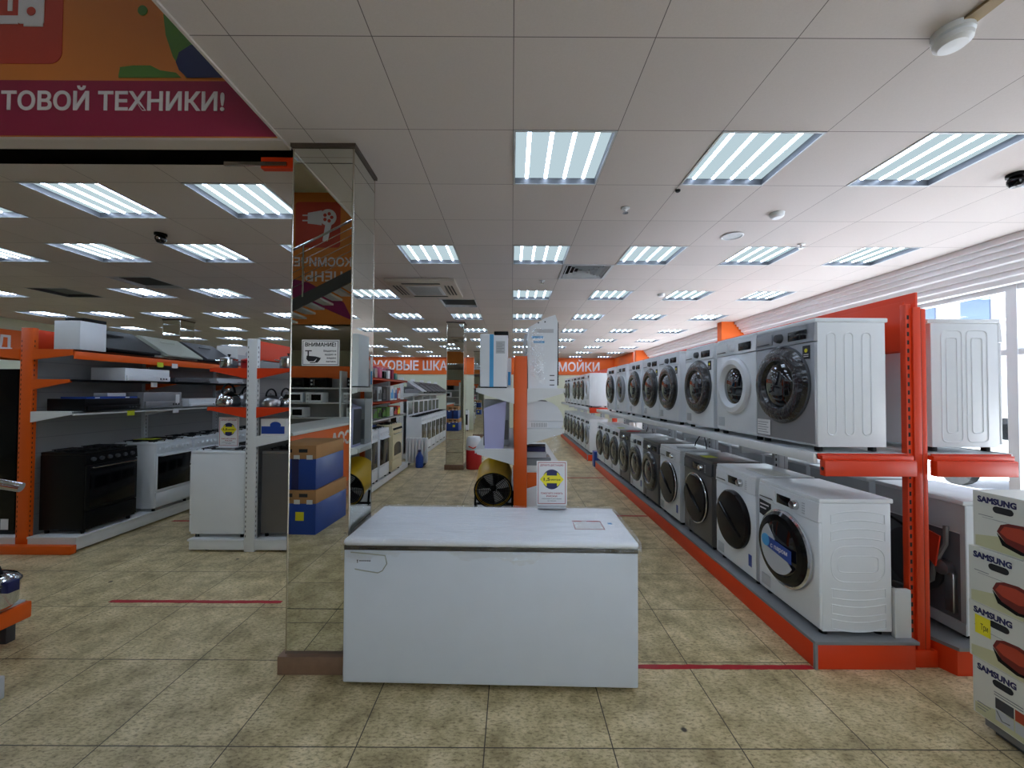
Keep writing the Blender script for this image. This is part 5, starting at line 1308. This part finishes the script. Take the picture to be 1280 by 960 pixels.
    for i, (c, p, h) in enumerate((('dgrey', None, .24), ('navy', None, .26), ('black', None, .27), ('navy', 'lgrey', .22), ('dgrey', 'black', .24), ('lgrey', 'dgrey', .25), ('black', 'dgrey', .26), ('dgrey', None, .25), ('cardw', 'lblue', .27), ('cardw', 'blue', .26), ('redor', 'cardw', .24))):
        carton('%s carton, %s along the second shelf past the column' % (names[c], ORD[i]), (-2.30, Y0 + i * 0.235, t2), (0.19, 0.2, h), PI / 2, c, p, g)
    for i, (c, p, h) in enumerate((('pink', None, .16), ('redor', None, .14), ('black', 'redor', .17), ('pink', 'cardw', .15), ('dgrey', 'green', .17), ('green', 'black', .18), ('black', 'green', .17), ('green', None, .18), ('cardw', 'lgrey', .17), ('black', 'red', .16), ('redor', 'yell', .18))):
        carton('%s carton, %s along the lowest shelf past the column' % (names[c], ORD[i]), (-2.30, Y0 + i * 0.235, t3), (0.19, 0.2, h), PI / 2, c, p, g)
    for x, y, c, lab in ((-2.36, 6.60, 'red', 'red box on the hob of the first visible white cooker'), (-2.42, 7.05, 'blue', 'blue box on the hob of the second visible white cooker'), (-2.42, 8.30, 'orange', 'orange box standing at the end of the white rack')):
        h = 0.03 if c == 'blue' else 0.04
        carton(lab, (x, y, 0.1305 + 0.9050 if c != 'orange' else 0.1305), (0.24, 0.22, h if c != 'orange' else 0.85), PI / 2, c, None)
    t = thing('oil_radiator', 'white finned oil radiator standing at the end of the cooker row', 'radiator', (-2.15, 8.95, 0))
    b = MB()
    for q in range(6): b.box(-0.22 + q * 0.07, -0.165 + q * 0.07, 0, 0.14, 0.06, 0.62, 0.012)
    b.build('fins', M['white'], t); MB().box(0.20, 0.26, -0.01, 0.15, 0.06, 0.62, 0.015).build('control_box', M['white2'], t)
    for x in (-0.18, 0.18): MB().cyl((x, 0.07, 0.03), 0.03, -0.1, 0.1, 'y', 12).build('wheel', M['black'], t)
    t = thing('spray_bottle', 'blue bottle on the floor beside the white radiator', 'bottle', (-2.02, 8.80, 0))
    MB().lathe([(0, 0), (0.08, 0), (0.085, 0.02), (0.085, 0.22), (0.04, 0.30), (0.03, 0.34)], seg=18).build('body', M['blue'], t); MB().lathe([(0.033, 0.34), (0.033, 0.38), (0, 0.385)], seg=14).build('cap', M['navy'], t)
    # far cooker row
    X, Y = -2.70, 9.75
    aisle_rack('far white rack of cookers with hoods on top', X, Y, 4.4, 'shelf', -0.62, 0.44, 'shelf', 0.13, 0.105, 2.0, [(1, 1.62, 0.42, 'shelf'), (-1, 1.62, 0.42, 'shelf')], None)
    f = cooker('white cooker at the near end of the far cooker rack', (-2.22, Y + 0.31, 0.1305), PI / 2, 'white', 0.56, 0.36, 0.90, group='cookers on the far rack', lid=True)
    for k in range(1, 7): dup(f, 'white cooker on the far rack, %s from its near end' % ORD[k], (-2.22, Y + 0.31 + 0.60 * k, 0.1305), PI / 2)
    hb = slanted_hood('pale slanted hood on the far rack, first from its near end', (-2.19, Y + 0.35, 1.6205), PI / 2, 'silver', 0.6, 'hoods on the far rack')
    hc = slanted_hood('dark slanted hood on the far rack, second from its near end', (-2.19, Y + 1.05, 1.6205), PI / 2, 'black', 0.6, 'hoods on the far rack')
    for k in range(4): dup(hc, 'dark slanted hood on the far rack, %s from its near end' % ORD[k + 2], (-2.19, Y + 1.75 + 0.66 * k, 1.6205), PI / 2)
    # goods along the back wall
    a = None
    for i in range(11):
        x = -9.6 + i * 0.75
        lab = 'white cooker along the back wall, %s from the left corner' % ORD[i]
        if i == 0: a = dup(wc, lab, (x, 16.85, 0), 0, 'cookers at the back wall')
        else: dup(a, lab, (x, 16.85, 0), 0)
    for i in range(5):
        y = 10.5 + i * 0.9
        if i == 0: fr = thing('refrigerator', 'dark refrigerator by the far left wall, first of its row', 'refrigerator', (-9.6, y, 0), PI / 2, 'refrigerators by the left wall'); MB().box(-0.3, 0.3, 0, 0.6, 0.03, 1.9, 0.008).build('body', M['dgrey'], fr); MB().box(-0.298, 0.298, -0.03, -0.002, 0.7, 1.89, 0.008).build('door', M['dgrey'], fr); MB().box(-0.298, 0.298, -0.03, -0.002, 0.05, 0.69, 0.008).build('door', M['dgrey'], fr); MB().box(-0.28, 0.28, 0.02, 0.58, 0, 0.03).build('base', M['black'], fr)
        else: dup(fr, 'dark refrigerator by the far left wall, %s of its row' % ORD[i], (-9.6, y, 0))

# ------------------------------------------------------------------ right front: stack of vacuum cleaner boxes; left front: rail and pot stand
def build_front():
    t = thing('pallet', 'low grey plinth under the stack of vacuum cleaner boxes', 'plinth', (2.345, 1.55, 0))
    MB().box(0.0, 0.40, -0.1, 0.46, 0.03, 0.072, 0.004).build('board', M['grey'], t)
    for x in (0.03, 0.33): MB().box(x, x + 0.05, -0.08, 0.44, 0, 0.030).build('runner', M['dgrey'], t)
    z = 0.0725; H = 0.277
    labs = ['bottom vacuum cleaner box of the stack with small product pictures', 'third vacuum cleaner box from the top with a yellow sticker', 'second vacuum cleaner box from the top with its handle hole', 'topmost vacuum cleaner box of the stack at the right edge']
    greys = mat('box_print_white', rgb(214, 216, 206), 0.45); lime = mat('box_print_lime', rgb(196, 196, 156), 0.45); dred = mat('box_print_dark_red', rgb(110, 30, 24), 0.4); dr2 = mat('box_print_red', rgb(176, 62, 38), 0.4)
    for k in range(4):
        dx = (0.004, 0.0, -0.006, 0.006)[k] * 1.0; dy = (0.0, 0.008, 0.0, -0.012)[k]
        r = thing('vacuum_cleaner_box', labs[k], 'box', (2.325 + dx, 2.045 + dy, z), 0, 'stack of vacuum cleaner boxes')
        b = MB(); b.use(greys).box(0, 0.38, -0.50, 0, 0, H - 0.0015, 0.002, seg=1)
        b.build('box', None, r)
        p = MB()   # printed side, facing -x; y runs from 0 (far) to -0.50 (near)
        def poly(pts, m, lvl): p.use(m).prism([(q[0], q[1]) for q in pts], -0.0005 * lvl, 0, 'yz')
        poly([(-0.01, 0.005), (-0.01, 0.055), (-0.10, 0.075), (-0.22, 0.095), (-0.49, 0.10), (-0.49, 0.005)], lime, 1)
        p.use(M['hood']).prism([(-0.095 + 0.018 * math.sin(a) * -1 - (0 if math.sin(a) > 0 else -0.0), 0.205 + 0.018 * math.cos(a)) for a in [PI * q / 8 for q in range(9)]][::-1] + [(-0.095 + 0.065 - 0.13 + 0.0, 0.205 - 0.018)] if False else rr_h(-0.165, -0.085, 0.186, 0.218, 0.0155), -0.0012, 0, 'yz')
        p.use(M['navy']).text('SAMSUNG', (-0.0008, -0.022, H - 0.052), '-x', 0.030, 0.155, 'l', 0.0006, 0.05)
        if k > 0:
            p.use(dred).prism([(-0.10, 0.10), (-0.115, 0.135), (-0.145, 0.15), (-0.20, 0.155), (-0.26, 0.14), (-0.30, 0.10), (-0.28, 0.05), (-0.20, 0.035), (-0.135, 0.055)], -0.0012, 0, 'yz')
            p.use(dr2).prism([(-0.112, 0.10), (-0.13, 0.132), (-0.19, 0.14), (-0.25, 0.125), (-0.27, 0.09), (-0.2, 0.07), (-0.14, 0.08)], -0.0016, 0, 'yz')
            p.use(M['black']).prism([(-0.10, 0.092), (-0.135, 0.055), (-0.20, 0.035), (-0.28, 0.05), (-0.28, 0.035), (-0.19, 0.02), (-0.12, 0.04)], -0.0014, 0, 'yz')
            p.use(M['grey']).box(-0.001, 0, -0.085, -0.025, 0.160, 0.163).box(-0.001, 0, -0.14, -0.04, 0.150, 0.1515)
        else:
            for (a, c2, m) in (((-0.095, -0.165), (0.085, 0.135), M['dgrey']), ((-0.17, -0.24), (0.085, 0.135), dr2), ((-0.095, -0.165), (0.03, 0.08), M['lgrey']), ((-0.17, -0.24), (0.03, 0.08), M['lgrey'])):
                p.use(m).box(-0.0012, 0, min(a), max(a), c2[0], c2[1])
            p.use(M['grey']).tube([(-0.002, -0.10, 0.075), (-0.002, -0.12, 0.04), (-0.002, -0.15, 0.045)], 0.0025, 5)
            for q in range(3): p.box(-0.0012, 0, -0.075 + 0.01 * q, -0.02, 0.06 - q * 0.014, 0.064 - q * 0.014)
            for q in range(2): p.box(-0.0012, 0, -0.2, -0.09, 0.145 + q * 0.012, 0.149 + q * 0.012)
        p.build('printed_side', None, r)
        if k == 2 - 0 and False: pass
        if k == 1:
            s = MB(); s.use(M['yell']).box(-0.002, -0.0005, -0.092, -0.028, 0.125, 0.215); s.use(M['ink']).text('Три', (-0.002, -0.052, 0.15), '-x', 0.03, 0.03, 'l', 0.0008)
            s.build('sticker', None, r)
        z += H
    # chrome barrier rail and low stand with steel pot at the left edge
    t = thing('barrier_rail', 'chrome barrier rail reaching in from the left edge above a grey floor foot', 'barrier', (-2.93, 2.24, 0))
    MB().box(-0.2, 0.205, -0.18, -0.05, 0.0, 0.12, 0.006).build('foot', M['lgrey'], t)
    MB().cyl((-0.15, -0.09, 0), 0.03, 0.12, 1.22, seg=18).build('post', M['chrome'], t)
    MB().tube([(-0.15, -0.09, 1.20), (0.05, -0.06, 1.165), (0.20, 0, 1.115)], 0.026, 16).build('rail', M['chrome'], t)
    t = thing('low_display_stand', 'low stand with orange lip at the left edge carrying a steel pot', 'display stand', (-3.36, 2.16, 0))
    MB().use(M['orange3']).box(-0.6, 0.13, 0.06, 0.57, 0.13, 0.24, 0.01).build('lip', None, t)
    MB().use(M['lgrey']).box(-0.6, 0.11, 0.07, 0.55, 0.24, 0.255, 0.004).build('shelf', None, t)
    for x in (-0.5, 0.02):
        for y in (0.12, 0.48): MB().box(x, x + 0.05, y, y + 0.05, 0, 0.13).build('leg', M['dgrey'], t)
    t = thing('pressure_cooker', 'shiny steel pressure cooker with a dark blue tag on the low orange stand', 'pot', (-3.345, 2.57, 0.2555))
    MB().lathe([(0, 0), (0.12, 0), (0.138, 0.02), (0.143, 0.12), (0.138, 0.15), (0.148, 0.155), (0.148, 0.175), (0.13, 0.20), (0.08, 0.225), (0, 0.23)], seg=36).build('body', M['chrome'], t)
    MB().tube([(0.147 * math.cos(a), 0.147 * math.sin(a), 0.165) for a in [2 * PI * q / 32 for q in range(32)]], 0.007, 8, True).build('lid_clamp', M['dgrey'], t)
    MB().tube([(-0.10, 0, 0.225), (-0.08, 0, 0.27), (0.08, 0, 0.27), (0.10, 0, 0.225)], 0.012, 8).build('handle', M['black'], t)
    MB().box(0.138, 0.185, -0.03, 0.03, 0.12, 0.19, 0.004).build('tag', M['navy'], t)
def rr_h(y0, y1, z0, z1, r): return rrect(y0, y1, z0, z1, r)

# ------------------------------------------------------------------ things behind the camera that the column mirror shows
def build_behind():
    t = thing('checkout_counter', 'orange checkout counter with white top, seen in the mirrored column', 'counter', (-3.05, -0.75, 0))
    MB().box(-0.7, 0.0, -3.2, 0.0, 0.0, 1.04, 0.004).build('front_panel', M['orange2'], t)
    MB().box(-0.75, 0.05, -3.25, 0.05, 1.04, 1.09, 0.006).build('top', M['white2'], t)
    MB().text('КАССА', (0.001, -2.55, 0.70), '+x', 0.24, 1.35, 'l', 0.015, 0.03).build('lettering', M['letter'], t)
    for k in range(2):
        t = thing('appliance_carton', ['blue and brown carton on the floor, lower of two, seen in the mirrored column', 'blue and brown carton on top of another, seen in the mirrored column'][k], 'box', (-2.50 - 0.03 * k, -0.24, 0.515 * k), 0.05 * (1 - k))
        MB().use(M['blue']).box(-0.26, 0.26, -0.38, 0.38, 0, 0.355, 0.003).build('lower_print', None, t)
        MB().use(M['card']).box(-0.26, 0.26, -0.38, 0.38, 0.3552, 0.512, 0.003).build('upper_box', None, t)
        b = MB(); b.use(M['paper'])
        for x in (-0.16, 0.0, 0.15): b.box(x, x + 0.07, 0.38, 0.382, 0.30 + 0.05 * (x > -0.1), 0.35 + 0.05 * (x > -0.1))
        b.use(M['ink']).box(-0.15, -0.02, 0.38, 0.382, 0.43, 0.47).box(0.06, 0.16, 0.38, 0.382, 0.43, 0.47)
        if k == 0: b.use(M['yell']).box(0.02, 0.12, 0.38, 0.383, 0.16, 0.26)
        else: b.use(M['navy']).box(-0.02, 0.06, 0.3805, 0.3825, 0.0, 0.355)
        b.build('labels', None, t)
    # staircase with railing in the opening
    t = thing('staircase', 'staircase with steel railing in the opening, seen in the mirrored column', 'staircase', (-5.6, -3.4, 0))
    n = 22; b = MB(); b.use(M['lgrey'])
    for k in range(n): b.box(0.4 + k * 0.19, 0.4 + k * 0.19 + 0.22, -0.35, 0.35, 2.95 + k * 0.098 - 0.04, 2.95 + k * 0.098)
    b.build('treads', None, t)
    MB().use(M['dgrey']).prism([(0.3, 2.72), (0.3, 2.95), (4.0, 4.86), (4.0, 4.60)], 0.36, 0.40, 'xz').build('stringer', None, t)
    for q in range(6):
        b = MB(); z = 0.98 - q * 0.15
        b.tube([(0.35, 0.42, 2.95 + z), (4.0, 0.42, 4.84 + z)], 0.022 if q == 0 else 0.007, 8); b.build('handrail' if q == 0 else 'rail_bar', M['chrome'], t)
    for x in (0.4, 1.5, 2.6, 3.7): MB().cyl((x, 0.42, 0), 0.018, 2.9 + (x - 0.35) * 0.518, 3.93 + (x - 0.35) * 0.518, seg=10).build('baluster', M['chrome'], t)
    # wall shelving with microwaves behind the counter
    t = thing('shelving_unit', 'white shelving with appliances behind the checkout, seen in the mirrored column', 'shelving', (-4.6, -6.3, 0))
    MB().use(M['perf']).box(-1.6, 1.6, -0.04, 0, 0, 2.2).build('back_panel', None, t)
    for z in (0.5, 0.95, 1.35, 1.75): MB().use(M['shelf']).box(-1.6, 1.6, 0, 0.42, z - 0.03, z, 0.002).build('shelf', None, t)
    for x in (-1.6, 0, 1.56): MB().use(M['shelf']).box(x, x + 0.04, 0, 0.44, 0, 2.2).build('upright', None, t)
    MB().use(M['orange2']).box(-1.6, 1.6, 0.0, 0.03, 2.0, 2.35).build('header_panel', None, t)
    mw = None
    for i, (x, z) in enumerate([(-5.85, 1.3505), (-5.3, 1.3505), (-4.3, 1.3505), (-3.75, 1.3505), (-5.8, 0.9505), (-4.2, 0.9505)]):
        lab = 'white microwave oven behind the checkout, %s of those seen in the mirror' % ORD[i]
        if mw is None: mw = microwave(lab, (x, -5.92, z), PI, 'white', 'microwaves behind the checkout')
        else: dup(mw, lab, (x, -5.92, z))
    for i, x in enumerate((-5.8, -5.2, -4.2, -3.6)):
        microwave('black microwave oven on the upper shelf behind the checkout, %s seen in the mirror' % ORD[i], (x, -5.92, 1.7505), PI, 'black', 'microwaves behind the checkout')
    t = thing('notice_sign', 'white video surveillance notice with camera pictogram stuck on the mirrored column', 'notice', (-1.150, 2.3985, 1.89))
    MB().box(-0.112, 0.112, -0.003, 0, -0.078, 0.078).build('board', M['paper'], t)
    b = MB(); b.use(M['ink'])
    for a in ((-0.106, 0.106, 0.069, 0.072), (-0.106, 0.106, -0.072, -0.069), (-0.106, -0.103, -0.072, 0.072), (0.103, 0.106, -0.072, 0.072)): b.box(a[0], a[1], -0.004, -0.003, a[2], a[3])
    b.text('ВНИМАНИЕ!', (0.0, -0.003, 0.038), '-y', 0.024, 0.185, 'c', 0.001, 0.03)
    for q, s in enumerate(('Ведется', 'аудио и', 'видео', 'запись')): b.text(s, (0.094, -0.003, 0.006 - q * 0.021), '-y', 0.011, (0.075, 0.068, 0.055, 0.06)[q], 'r', 0.001, 0.02)
    b.build('lettering', None, t)
    b = MB(); b.use(M['ink']).box(-0.092, -0.052, -0.004, -0.003, 0.008, 0.014).box(-0.077, -0.069, -0.004, -0.003, -0.02, 0.01)
    b.prism([(-0.082, -0.018), (-0.03, -0.022), (-0.002, -0.030), (-0.022, -0.036), (-0.04, -0.052), (-0.072, -0.052), (-0.084, -0.038)], -0.004, -0.003, 'xz')
    b.prism([(-0.018, -0.034), (0.004, -0.030), (-0.004, -0.045), (-0.018, -0.06), (-0.034, -0.058)], -0.004, -0.003, 'xz').box(-0.062, -0.03, -0.004, -0.003, -0.062, -0.057)
    b.build('pictogram', None, t)
pal()
build_shell(); build_columns(); build_signs(); build_ceiling_things(); build_outside()
build_freezer(); build_center(); build_washers(); build_left(); build_front(); build_behind()
